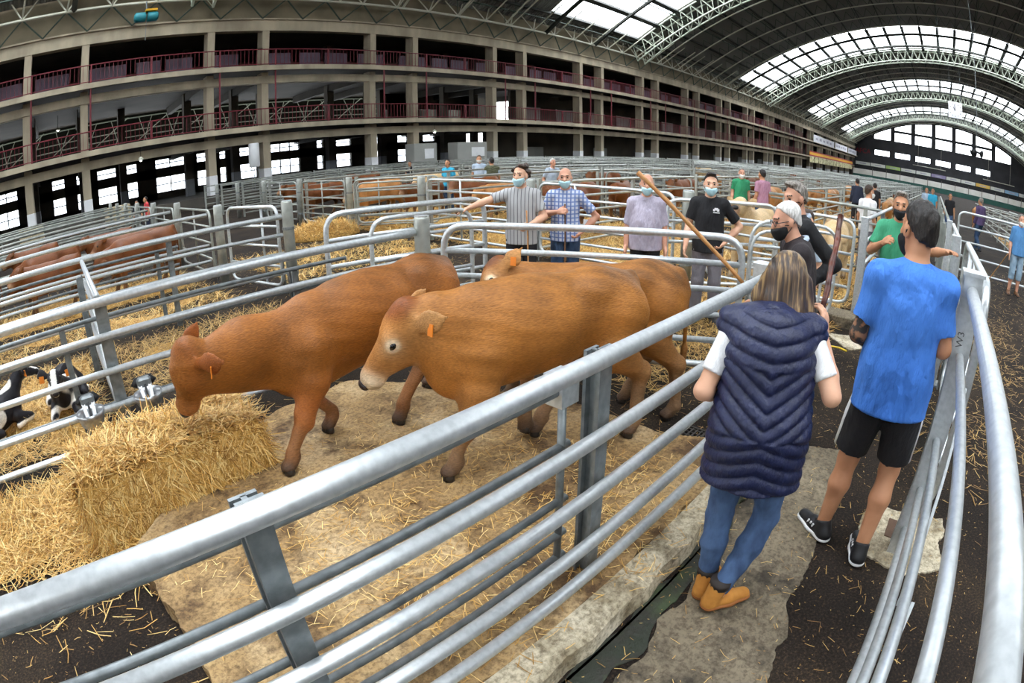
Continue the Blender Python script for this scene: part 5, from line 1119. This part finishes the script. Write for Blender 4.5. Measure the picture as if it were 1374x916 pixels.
scatter('straw', 'straw scraps on the dark ground of the ring alley', rect(-1.5, 7, 1.0, 12), 5200, .004, M['straw_dull'], .03, .13, .08, .005)
scatter('straw', 'straw wisps on the earth right of the passage', clumps([(7.8, -.9, .4), (9, -1, .5), (6.5, -.9, .4), (11, -2.5, 1.0), (14, -2, 1.2), (4.5, -.8, .5)]), 2600, .004, M['straw_dull'], .05, .2, .1, .006)
scatter('chaff', 'fine pale chaff speckling the passage and the ring floor', rect(-1.2, 6, -1.6, 3), 6000, .004, M['straw_dull'], .006, .022, .08, .003)
bed('straw_bed', 'deep straw bed in the calf pen behind the drinking bowls', -4.2, .02, 4.45, 7.05, 12000, amp=.07, seed=2)
bed('straw_bed', 'straw tongue between the bale and the bowl fence', -2.4, .35, 2.95, 4.05, 7000, amp=.05, seed=3)
bed('straw_bed', 'straw bedding in the pen behind the calves', .2, 2.7, 5.2, 7.0, 4200, mat='straw_dull', amp=.03, patchy=.3, seed=4)
bed('straw_bed', 'straw under the brown herd', -6, 2.3, 9.5, 12.1, 9000, amp=.05, w=.009, lmin=.1, lmax=.3, seed=5)
bed('straw_bed', 'straw between the calf pen and the brown herd', -6, 2.4, 7.6, 9.1, 6000, amp=.05, patchy=.1, w=.008, lmin=.1, lmax=.26, seed=6)
bed('straw_bed', 'straw litter beyond the men in the alley', 7.2, 13.0, 3.6, 9.1, 13000, amp=.06, w=.009, lmin=.1, lmax=.3, seed=7)
bed('straw_bed', 'straw litter under the cream cattle', 5.9, 13.2, 1.15, 3.3, 9000, amp=.06, w=.008, lmin=.1, lmax=.26, seed=8)
bed('straw_bed', 'straw litter in the pen by the turned gate', 7.2, 13.2, 9.5, 15.1, 8000, amp=.06, w=.012, lmin=.1, lmax=.35, seed=9)
bed('straw_bed', 'trodden straw where the men stand', 3.6, 6.8, 1.9, 4.4, 6500, mat='straw_dull', amp=.025, patchy=.25, w=.006, seed=10)
bed('straw_bed', 'straw drift by the pens before the galleries', 3.4, 6.8, 8.0, 11.2, 4500, amp=.03, patchy=.45, w=.009, seed=11)
bed('straw_bed', 'straw in the pens beyond the passage end', 14, 30, 1.2, 9, 9000, amp=.07, w=.02, lmin=.15, lmax=.5, seed=12)
bed('straw_bed', 'straw in the pens right of the passage', 15, 32, -14, -3.6, 8000, mat='straw_dull', amp=.05, w=.02, lmin=.15, lmax=.5, seed=13)
def heap(name, label, x, y, r, hgt, n, z=0):
    root = empty(name, (x, y, z)); tag(root, label, 'straw', kind='stuff'); S = SDF(.04); S.ell((0, 0, 0), (r, r * .8, hgt), .02); S.ell((r * .3, .1, 0), (r * .6, r * .5, hgt * .8), .1); S.cut((0, 0, -.01), (0, 0, -1)); link('heap_core', S.mesh('heap', M['straw_floor']), root)['kind'] = 'stuff'
    a = rng.uniform(0, 6.283, n); rr = np.sqrt(rng.uniform(0, 1, n)) * r * .98; px, py = rr * np.cos(a), rr * np.sin(a) * .8; pz = hgt * np.sqrt(np.clip(1 - (rr / r) ** 2, 0, 1)); b = rng.uniform(0, 6.283, n); t = rng.normal(.1, .3, n)
    blades('straw_blades', np.c_[px, py, pz], np.stack([np.cos(b) * np.cos(t), np.sin(b) * np.cos(t), np.sin(t)], 1), rng.uniform(.08, .3, n), np.full(n, .01), M['straw'], None, root)['kind'] = 'stuff'
heap('straw_heap', 'golden heap of straw in the alley before the turned gate', 6.2, 12.3, .95, .34, 2500)
# --- the bale
bl = empty('straw_bale', (.28, 3.17, 0), R_(1.5)); tag(bl, 'big square straw bale the red-brown heifer eats from', 'bale')
BLx, BLy, BLz = .63, .27, .5
S = SDF(.022); v, q = None, None
m_ = MB(); nx, ny, nz_ = 30, 14, 12
def bale_pt(x, y, z):
    k = .035; f = 1 + .03 * math.sin(x * 9 + z * 5) + .03 * math.sin(y * 13 + x * 4); ex = abs(x / BLx) ** 6; 
    return (x * (1 - .05 * (z / BLz) ** 4 * 1), y * f * (1 - .06 * (z / BLz) ** 4 - .04 * ex), z * (1 - .07 * abs(y / BLy) ** 4 - .05 * ex) + .015 * math.sin(x * 11 + y * 17))
bm = bmesh.new(); bmesh.ops.create_cube(bm, size=1); bmesh.ops.subdivide_edges(bm, edges=bm.edges[:], cuts=12, use_grid_fill=True)
for vv in bm.verts: vv.co = Vector(bale_pt(vv.co.x * 2 * BLx, vv.co.y * 2 * BLy, (vv.co.z + .5) * BLz))
me = bpy.data.meshes.new('core'); bm.to_mesh(me); bm.free(); me.materials.append(M['straw_floor']); link('core', me, bl)
def face_blades(n, gen, nrm, lean_to, lmn, lmx, nm):
    p = np.array([gen() for _ in range(n)]); d = rng.normal(0, .55, (n, 3)) + np.array(lean_to); nn = np.array(nrm, float); d -= nn * (d @ nn)[:, None]; d += nn * np.abs(rng.normal(.03, .13, n))[:, None]; d /= np.linalg.norm(d, axis=1)[:, None]
    o = blades(nm, p, d, rng.uniform(lmn, lmx, n), np.full(n, .005), M['straw'], np.broadcast_to(np.array([nrm], float), (n, 3)), bl); o['kind'] = 'stuff'
u = lambda a: random.uniform(-a, a)
face_blades(5200, lambda: bale_pt(u(BLx), -BLy - .004, random.uniform(.02, BLz)), (0, -1, 0), (0.05, 0, -.9), .05, .16, 'front_straw')
face_blades(4800, lambda: bale_pt(u(BLx), u(BLy), BLz + .004), (0, 0, 1), (.1, -.1, .05), .05, .17, 'top_straw')
face_blades(1500, lambda: (BLx * .99, u(BLy) * .95, random.uniform(.02, BLz * .93)), (1, 0, 0), (0, 0, -.5), .05, .15, 'side_straw')
face_blades(1500, lambda: (-BLx * .99, u(BLy) * .95, random.uniform(.02, BLz * .93)), (-1, 0, 0), (-.3, 0, -.4), .06, .18, 'side_straw')
# --- drinking bowls on the fence
steel = mk('brushed_stainless', '#9a9c9f', '#b4b6b8', 30, .3, .8); steel_in = mk('wet_bowl_inside', '#8b8e92', None, rough=.25, metal=.7)
def bowl(label, x):
    root = empty('drinking_bowl', (x, 4.02, .40)); tag(root, label, 'drinking bowl')
    prof = [(0, -.10), (.055, -.095), (.095, -.06), (.115, .0), (.12, .035), (.114, .035), (.108, 0), (.088, -.052), (.05, -.083), (0, -.088)]; m_ = MB(); n = 20; V = []
    for i in range(n):
        a = 2 * math.pi * i / n; ca, sa = math.cos(a), math.sin(a); bk = .55 if sa > 0 else 1.0
        for (r, z) in prof: V.append((r * ca, r * sa * bk - .02, z + (.02 * max(0, sa))))
    k = len(prof)
    for i in range(n):
        for j in range(k - 1): m_.f.append((i * k + j, ((i + 1) % n) * k + j, ((i + 1) % n) * k + j + 1, i * k + j + 1)); m_.m.append(0)
    m_.v = V; m_.build('bowl', steel, root, True)
    m_ = MB(); m_.path([(0, 0, -.035), (0, 0, -.03)], .085, 16); m_.build('water', steel_in, root)
    for s_ in (-1, 1): m_ = MB(); m_.beam((s_ * .042, .075, .085), (s_ * .03, -.01, -.02), .028, .012, (0, 1, .6)); m_.build('tongue', M['white_paint'], root)
    m_ = MB(); m_.beam((0, .075, .10), (0, .01, -.02), .02, .02); m_.build('tube', M['shoe_black'], root)
    m_ = MB(); m_.bevbox(-.06, .06, .05, .115, .04, .12, .015); m_.build('valve_housing', M['galv_dark'], root)
    m_ = MB(); m_.path([(-.085, .1, .06), (-.06, .12, .09), (.06, .12, .09), (.085, .1, .06)], .03, 8); m_.build('guard', M['shoe_black'], root, True)
    return root
bowl('left-hand stainless drinking bowl above the lying calf', -.12); bowl('stainless drinking bowl by the heifer\'s nose', .37)
vlv = empty('water_valve', (.2, 4.09, .08)); tag(vlv, 'small brass valve with red and green handles on the fence foot', 'valve')
m_ = MB(); m_.tube((0, 0, -.08), (0, 0, .08), .014, 8); m_.build('pipe', M['shoe_brown'], vlv); m_ = MB(); m_.tube((-.05, -.01, .05), (.0, -.01, .05), .014, 8); m_.build('red_handle', C_['red'], vlv); m_ = MB(); m_.path([(0, -.03, .02), (0, -.03, -.03)], .016, 8); m_.build('green_handle', C_['green_shirt'], vlv)
# ================================================================ MORE CATTLE
RED = {0: c3('#6f3d18'), 1: c3('#84522a'), 2: c3('#784620'), 3: c3('#b08c68'), 4: c3('#966a44'), 5: c3('#704018'), 6: c3('#6c401c'), 7: c3('#745030'), 8: c3('#33261d'), 9: c3('#633412')}
herd_pose = dict(poll=(1.36, .06, 1.0), nose=(1.6, .2, .78)); p1 = cow('cow', 'tmp', (0, 0, 0), 0, RED, herd_pose, h=.02, tags=False)
p2_ = cow('cow', 'tmp', (0, 0, 0), 0, RED, dict(poll=(1.5, -.05, .72), nose=(1.66, -.1, .36), with_=(1.05, 0, .95)), h=.02, tags=False)
herd = [(1.95, 11.5, 176, 0, 'red-brown cow standing broadside at the front of the herd'), (.1, 11.55, 184, 1, 'red-brown cow with lowered head behind the herd front'), (-1.75, 11.4, 172, 0, None), (-3.65, 11.5, 180, 1, None), (2.0, 10.3, 184, 1, None), (.1, 10.4, 174, 0, None), (-1.85, 10.35, 180, 0, None), (-3.75, 10.4, 172, 0, None), (1.6, 13.9, 175, 0, None), (-.4, 14.2, 170, 0, None), (-2.6, 13.7, 186, 1, None)]
used = [False, False]
for i, (x, y, a, k, lab) in enumerate(herd):
    src = (p1, p2_)[k]; o = src if not used[k] else copy_tree(src); used[k] = True; o.location = (x, y, .02); o.rotation_euler = (0, 0, R_(a)); o['label'] = lab or '%s cow from the alley in the %s' % (OR[[0, 1, 2, 3, 0, 1, 2, 3, 0, 1, 2][i]], ('farther herd row', 'herd row nearer the calf pen', 'pen behind the herd')[i // 4]); o['group'] = 'red-brown herd'; s_ = .98 + .06 * math.sin(i * 2.1); o.scale = (s_, s_, s_)
CREAM = {0: c3('#c6a97e'), 1: c3('#cdb48c'), 2: c3('#c9b088'), 3: c3('#b8957a'), 4: c3('#c9b088'), 5: c3('#bf9f74'), 6: c3('#c2a478'), 7: c3('#cfb48c'), 8: c3('#6a5844'), 9: c3('#d8bd94')}
cow('cow', 'cream cow with raised head behind the man in the black T-shirt', (9.25, 2.85, 0), R_(176), CREAM, dict(poll=(1.28, .0, 1.18), nose=(1.68, .1, 1.14), with_=(1.0, 0, 1.0)), h=.02, scale=1.08, tags=False)
cow('cow', 'cream cow grazing behind the men in dark jackets', (9.9, 1.75, 0), R_(185), CREAM, dict(poll=(1.4, .05, .8), nose=(1.6, .1, .45)), h=.02, scale=1.08, tags=False)
TAN = {0: c3('#b07a45'), 1: c3('#c09264'), 2: c3('#b58450'), 3: c3('#d9bd98'), 4: c3('#c99f70'), 5: c3('#b07a45'), 6: c3('#a8743f'), 7: c3('#a07a54'), 8: c3('#4a3a2c'), 9: c3('#a06c38')}
far = [cow('cow', 'tmp', (0, 0, 0), 0, RED, herd_pose, h=.035, parts=False), cow('cow', 'tmp', (0, 0, 0), 0, TAN, dict(poll=(1.42, 0, .9), nose=(1.64, .0, .6)), h=.035, parts=False), cow('cow', 'tmp', (0, 0, 0), 0, CREAM, herd_pose, h=.035, parts=False)]
fl_ = ['red-brown cow in the pens beyond the alley', 'tan cow in the pens beyond the alley', 'cream cow in the pens beyond the alley']
spots = [(10.6, 8.1, 170, 0), (10.0, 7.2, 185, 0), (11.6, 7.6, 20, 0), (10.9, 10.2, 172, 1), (11.0, 11.2, 175, 0), (9.4, 13.6, 175, 1), (10.3, 12.78, 180, 0), (9.7, 14.75, 180, 0), (12.4, 14.5, 170, 2), (9.0, 16.4, 180, 0), (11.4, 16.8, 165, 0), (9.6, 19.5, 175, 0), (11.3, 19.9, 4, 0), (16.5, 7.9, 175, 0), (18.0, 8.6, 190, 1), (16.8, 11.0, 170, 0), (16.0, 4.9, 185, 1), (17.8, 4.6, 170, 1), (22.5, 4.9, 172, 1), (21.6, 4.2, 186, 1), (23.5, 8.0, 170, 0), (24.6, 10.4, 180, 1), (30, 7.6, 175, 0), (29, 4.8, 190, 1), (35, 5.0, 170, 2), (36, 8, 10, 0), (41, 11, 180, 0), (29.5, 13, 170, 2), (23, 1.9, 175, 1), (26.5, 2.2, 180, 2), (32, 2.2, 175, 0), (24.6, -8.0, 178, 2), (26, -5, 160, 1), (32.5, -8.2, 172, 0), (38, -3, 170, 1), (36, 2.3, 185, 2)]
used = [False] * 3
for i, (x, y, a, k) in enumerate(spots):
    o = far[k] if not used[k] else far[k].copy()
    if used[k]: COL.objects.link(o)
    used[k] = True; o.location = (x, y, .01); o.rotation_euler = (0, 0, R_(a)); s_ = 1.05 + .08 * math.sin(i * 1.7); o.scale = (s_, s_, s_); o['label'] = ('%s cow in the pens right of the passage' % ('red-brown', 'tan', 'cream')[k]) if y < 0 else ('%s cow in the %s pen strip from the passage, %s bay' % (('red-brown', 'tan', 'cream')[k], OR[int(max(0, (y - .4) // 3))], OR[min(8, int(max(0, (x - 7.15) // 6.2)))])); o['category'] = 'cattle'; o['group'] = ('red-brown', 'tan', 'cream')[k] + ' cattle in the far pens'
# --- calves lying in the straw: black and white patches
PIE = {0: (0.55, 0.5, 0.45), 1: c3('#d9d2c8')}
def pied(seed):
    r = np.random.default_rng(seed); ph = r.uniform(0, 6.28, 8)
    def f(v, C_2):
        n = np.sin(v[:, 0] * 8 + ph[0]) * np.sin(v[:, 1] * 11 + ph[1] + v[:, 2] * 5) + .8 * np.sin(v[:, 0] * 15 + ph[2] + v[:, 1] * 6) * np.sin(v[:, 2] * 14 + ph[3]) + .25
        blk = np.clip((n + .12) * 9, 0, 1)[:, None]; blaze = ((np.abs(v[:, 1]) < .03) & (v[:, 0] > .52))[:, None]; legs = (v[:, 2] < .07)[:, None]
        blk = np.where(blaze | legs, 0, np.where(v[:, 0:1] > .5, 1, blk)); return np.array(c3('#e6e0d6')) * (1 - blk) + np.array(c3('#17141a')) * blk
    return f
def calf(label, loc, rz, seed, yaw=0.):
    root = empty('calf', loc, rz); tag(root, label, 'calf', None); S = SDF(.011)
    S.ell((.05, 0, .19), (.30, .17, .17), .05); S.ell((-.2, 0, .18), (.2, .165, .165), .05); S.ell((.3, 0, .22), (.15, .12, .16), .05); S.cone((.34, 0, .28), (.5, 0, .42), .10, .07, .05, 0, .8, (0, 1, 0))
    S.ell((.56, 0, .45), (.085, .066, .07), .03); S.cone((.58, 0, .44), (.73, 0, .38), .06, .04, .03); S.ell((.745, 0, .372), (.035, .042, .034), .02)
    for s_ in (-1, 1):
        S.cone((.52, s_ * .06, .46), (.50, s_ * .13, .485), .02, .04, .015, 0, .4, (1, 0, .3)); S.cone((.50, s_ * .13, .485), (.485, s_ * .185, .47), .04, .012, .015, 0, .4, (1, 0, .3))
        S.cone((.3, s_ * .1, .12), (.46, s_ * .13, .06), .06, .04, .03); S.cone((.46, s_ * .13, .06), (.28, s_ * .15, .045), .036, .03, .02); S.cone((-.2, s_ * .13, .14), (.02, s_ * .2, .08), .09, .05, .04); S.cone((.02, s_ * .2, .08), (-.2, s_ * .22, .045), .04, .03, .02)
    S.cut((0, 0, .005), (0, 0, -1)); link('body', S.mesh('body', M['hide'], PIE, pied(seed)), root)
    for s_ in (-1, 1):
        m_ = MB(); m_.path([(.60, s_ * .062, .462), (.612, s_ * .064, .46), (.624, s_ * .06, .455)], .009, 8, rs=[.003, .010, .003]); m_.build('eye', M['wet_black'], root, True)
        m_ = MB(); m_.beam((.525, s_ * .135, .48), (.53, s_ * .14, .42), .05, .006, (1, 0, 0)); m_.build('ear_tag', M['ear_tag'], root)
    S = SDF(.007); S.ell((.772, 0, .37), (.018, .034, .024), .01); link('muzzle', S.mesh('muzzle', M['nose']), root); return root
calf('black and white calf with a white blaze lying by the drinking bowls', (-.36, 5.5, .03), R_(-94), 4); calf('black and white calf lying further back in the straw', (-1.25, 5.2, .03), R_(35), 9); calf('black and white calf resting deep in the calf pen', (-2.3, 5.6, .03), R_(-20), 2)
# ================================================================ FITTINGS OF THE HALL
def text_mesh(s, size, mat, name='lettering', depth=.01):
    fc = bpy.data.curves.new(name, 'FONT'); fc.body = s; fc.size = size; fc.align_x = 'CENTER'; fc.align_y = 'CENTER'; fc.extrude = depth
    fo = bpy.data.objects.new(name, fc); COL.objects.link(fo); me = bpy.data.meshes.new_from_object(fo.evaluated_get(bpy.context.evaluated_depsgraph_get())); bpy.data.objects.remove(fo); me.materials.clear(); me.materials.append(mat); return me
# banners on the far galleries
M['banner_white'] = mk('white_banner', '#e6e6ea', '#dadae0', .3, .7); M['letter_grey'] = mk('grey_print', '#9a98a6', '#b0aebb', 1); M['flag_red'] = mk('flag_red', '#a81f2b', rough=.7); M['flag_yellow'] = mk('flag_yellow', '#e2a91c', rough=.7); M['poster_cream'] = mk('poster_print', '#d9d2a8', '#8f8a6a', 1.3, .8, c3='#c6c08c', contrast=(.45, .6))
for i, (x0, x1) in enumerate(((136, 163), (165, 187), (189, 208))):
    b = empty('banner', ((x0 + x1) / 2, 31.965, 7.95)); tag(b, ('long white banner hung on the far gallery', 'middle white banner on the far gallery', 'white banner nearest the gable wall')[i], 'banner')
    m_ = MB(); m_.box(-(x1 - x0) / 2, (x1 - x0) / 2, -.03, .03, 0, 1.75); m_.build('cloth', M['banner_white'], b)
    for j in range(5): m_ = MB(); c = -(x1 - x0) / 2 + (j + .8) * (x1 - x0) / 6; m_.box(c - 1.2, c + 1.2, -.05, -.03, .6, 1.1 + .15 * (j % 2)); m_.build('print', M['letter_grey'], b)
fb = empty('flag_banner', (165, 31.97, 2.9)); tag(fb, 'red and yellow flag banner above pale posters on the far gallery', 'banner')
for (z0, z1, mm) in ((2.35, 2.65, 'flag_red'), (1.75, 2.35, 'flag_yellow'), (1.45, 1.75, 'flag_red')): m_ = MB(); m_.box(-33, 34, -.03, .03, z0, z1); m_.build('stripe', M[mm], fb)
for j in range(13): m_ = MB(); m_.box(-32.5 + j * 5.1, -28 + j * 5.1, -.02, .02, -.1, 1.4); m_.build('poster', M['poster_cream'], fb)
# stand at the far end: white wall over a dark green foot, black fascia and sponsor boards
sw = empty('far_stand', (200, 0, 0)); tag(sw, 'long white-parapeted stand with dark green foot at the far end', 'stand')
m_ = MB(); m_.box(0, .4, -39, 31.8, 1.7, 3.5); m_.build('parapet', M['white_wall'], sw)
for j in range(13): m_ = MB(); m_.box(-.15, 0, -38 + j * 5.2, -37.8 + j * 5.2, 1.7, 4.2); m_.build('pilaster', M['concrete_dark'], sw)
m_ = MB(); m_.box(-.1, .5, -39, 31.8, 0, 1.7); m_.build('foot', M['green_base'], sw)
m_ = MB(); m_.box(4, 4.4, -39, 31.8, 0, 5.0); m_.build('black_recess', M['black_band'], sw)
bc = ['#cfd0c8', '#d4d4cc', '#9fb76e', '#cbccc4', '#d2d2ca', '#8f84a6', '#cfd0c8', '#d4d5cf', '#d9b45a', '#c9cac2', '#86a9c6', '#d0d0c8']
lb = ['pale', 'off-white', 'light green', 'greyish', 'chalky', 'mauve', 'cream', 'bright white', 'amber', 'dusty white', 'sky blue', 'milky']
for j in range(12):
    m_ = MB(); y = 31.5 - j * 5.8; m_.box(204.0, 204.2, y - 5.5, y, 5.0, 6.1); o = m_.build('sponsor_board', mk('board_%d' % j, bc[j], None, rough=.7)); tag(o, lb[j] + ' sponsor board along the top of the far stand', 'board')
    m_ = MB(); m_.box(203.9, 204.0, y - 4, y - 1.5, 5.35, 5.7); m_.build('print', M['letter_grey'], o)
lt = link('gable_lettering', text_mesh('AFCA', 2.4, mk('red_letters', '#8a1f2e', rough=.6), depth=.08), None, (210.8, 29.8, 10.2), (H2, 0, -H2)); tag(lt, 'red letters AFCA on the dark gable wall', 'lettering')
for (y, z) in ((10, 8.1), (-18, 8.1)):
    m_ = MB(); m_.tube((209.5, y, z), (209.5, y - 13, z), .12, 6)
    for dy in (2, 11): m_.tube((209.5, y - dy, z), (209.5, y - dy, vz(y - dy) - .3), .04, 4)
    tag(m_.build('hanging_light_bar', M['white_steel']), ('thin light bar hung before the left half of the gable', 'thin light bar hung before the right half of the gable')[y < 0], 'lamp')
# clock
ck = empty('hall_clock', (100, -3.1, 15.4)); tag(ck, 'square white hall clock hung from the vault', 'clock')
m_ = MB(); m_.box(-.15, .15, -1.3, 1.3, -1.35, 1.35); m_.build('face', M['banner_white'], ck)
for j in range(12):
    a = j * math.pi / 6; m_ = MB(); m_.beam((-.17, math.sin(a) * 1.0, math.cos(a) * 1.0), (-.17, math.sin(a) * 1.15, math.cos(a) * 1.15), .09, .03, (1, 0, 0)); m_.build('hour_mark', M['black_band'], ck)
for (a, l, w_) in ((.18, .95, .08), (.62, .62, .11)): m_ = MB(); m_.beam((-.2, -math.sin(a) * -.15, -.12), (-.2, math.sin(a) * l, math.cos(a) * l), w_, .03, (1, 0, 0)); m_.build('hand', M['black_band'], ck)
for dy in (-1, 1): m_ = MB(); m_.tube((0, dy, 1.35), (0, dy, vz(-3.1 + dy) - 15.4), .03, 4); m_.build('cable', M['galv_dark'], ck)
# loudspeaker horns
hs = empty('loudspeaker_cluster', (60, -4.3, 6.2)); tag(hs, 'cluster of dark horn loudspeakers hung on a cable', 'loudspeaker')
for (a, e) in ((.3, -.2), (1.5, -.2), (2.7, -.2), (4.0, -.2), (5.2, -.2)):
    d = Vector((math.cos(a), math.sin(a), e)).normalized(); m_ = MB(); m_.path([tuple(d * .1), tuple(d * .35), tuple(d * .6), tuple(d * .75)], .1, 10, rs=[.12, .1, .2, .38]); m_.build('horn', M['black_band'], hs, True)
m_ = MB(); m_.tube((0, 0, -.2), (0, 0, vz(-4.3) - 6.2 - .03), .035, 5); m_.build('cable', M['galv_dark'], hs)
# hoist and hanging tank by the gallery
wn = empty('hoist', (4.9, 31.6, 11.45)); tag(wn, 'teal electric hoist with yellow cover hung under the eaves', 'hoist')
teal = mk('teal_enamel', '#1f7f8c', '#2a8f9a', 3, .5)
m_ = MB(); m_.path([(-.75, 0, 0), (-.65, 0, 0), (-.1, 0, 0), (-.05, 0, 0)], .28, 12, rs=[.2, .3, .3, .22]); m_.build('motor', teal, wn, True); m_ = MB(); m_.path([(.05, 0, 0), (.6, 0, 0), (.7, 0, 0)], .28, 12, rs=[.3, .3, .2]); m_.build('drum', teal, wn, True)
m_ = MB(); m_.box(-.1, .6, -.3, .3, .3, .42); m_.build('cover', M['flag_yellow'], wn); m_ = MB(); m_.tube((0, 0, -.2), (0, 0, -1.4), .02, 5); m_.build('chain', M['galv_dark'], wn); m_ = MB(); m_.tube((0, 0, .3), (0, .5, 1.1), .05, 5); m_.build('hanger', M['galv_dark'], wn)
tk = empty('wall_tank', (11.9, 32.5, .0)); tag(tk, 'white cylindrical tank beside a gallery column', 'tank')
m_ = MB(); m_.path([(0, 0, 1.9), (0, 0, 1.95), (0, 0, 3.3), (0, 0, 3.36)], .34, 16, rs=[.28, .34, .34, .28]); m_.build('drum', M['white_paint'], tk, True)
for a in (0, 2.1, 4.2): m_ = MB(); m_.tube((.25 * math.cos(a), .25 * math.sin(a), .58), (.25 * math.cos(a), .25 * math.sin(a), 1.92), .03, 6); m_.build('leg', M['galv_dark'], tk)
lampm, N_, L_2, P_2 = nodes_of('lit_bulb'); P_2.inputs['Emission Color'].default_value = (1, .95, .85, 1); P_2.inputs['Emission Strength'].default_value = 12
for i, (x, y, z) in enumerate(((4.7, 32.1, 3.3), (25.5, 32.1, 3.3), (11.2, 40, 7.0), (-.3, 40, 6.8))):
    l_ = empty('pendant_lamp', (x, y, z)); tag(l_, ('small pendant lamp under the first gallery beside the white tank', 'small pendant lamp under the first gallery by the pale cabins', 'pendant lamp inside the middle gallery above the white tank', 'pendant lamp inside the middle gallery by the first column pair')[i], 'lamp', 'pendant lamps under the galleries'); m_ = MB(); m_.path([(0, 0, 0), (0, 0, .1), (0, 0, .2)], .1, 10, rs=[.17, .14, .04]); m_.build('shade', M['white_steel'], l_, True); m_ = MB(); m_.path([(0, 0, -.06), (0, 0, 0)], .07, 8, rs=[.04, .07]); m_.build('bulb', lampm, l_, True); m_ = MB(); m_.tube((0, 0, .2), (0, 0, (ZB if y < 33 else ZA) - z - .3), .015, 4); m_.build('cord', M['black_band'], l_)
crate_m = mk('cream_crate', '#cdbf9f', '#b8a987', 2, .8)
for (x, y, lab) in ((2.9, 30.6, 'stack of cream crates by the second gallery column'), (-2.2, 31.0, 'stack of cream crates by the first gallery column')):
    c_ = empty('crate_stack', (x, y, 0)); tag(c_, lab, 'crates'); m_ = MB(); m_.box(-.75, .75, -.5, .5, 0, .12); m_.build('pallet', M['shoe_brown'], c_)
    for k in range(8): m_ = MB(); m_.bevbox(-.72 + (k % 4) * .37, -.38 + (k % 4) * .37, -.45, .45, .12 + (k // 4) * .5, .60 + (k // 4) * .5, .02); m_.build('crate', crate_m, c_)
for i, (x, w_) in enumerate(((28.6, 3.0), (24.2, 2.0))):
    k_ = empty('site_cabin', (x, 32.0, .6)); tag(k_, ('pale grey notice cabin between the gallery columns', 'smaller pale cabin beside the notice cabin')[i], 'cabin'); m_ = MB(); m_.bevbox(-w_ / 2, w_ / 2, -.5, .6, 0, 1.9, .03); m_.build('box', M['pale_panel'], k_); m_ = MB(); m_.box(-.1, w_ / 2 - .3, -.53, -.5, .8, 1.5); m_.build('notice', M['white_paint'], k_)
# printed tag on the fence and chest print
m_ = MB(); m_.box(6.96, 6.975, 5.02, 5.17, .62, .78); tag(m_.build('paper_tag', M['banner_white']), 'white paper tag on the gate between checked and lavender shirts', 'tag')
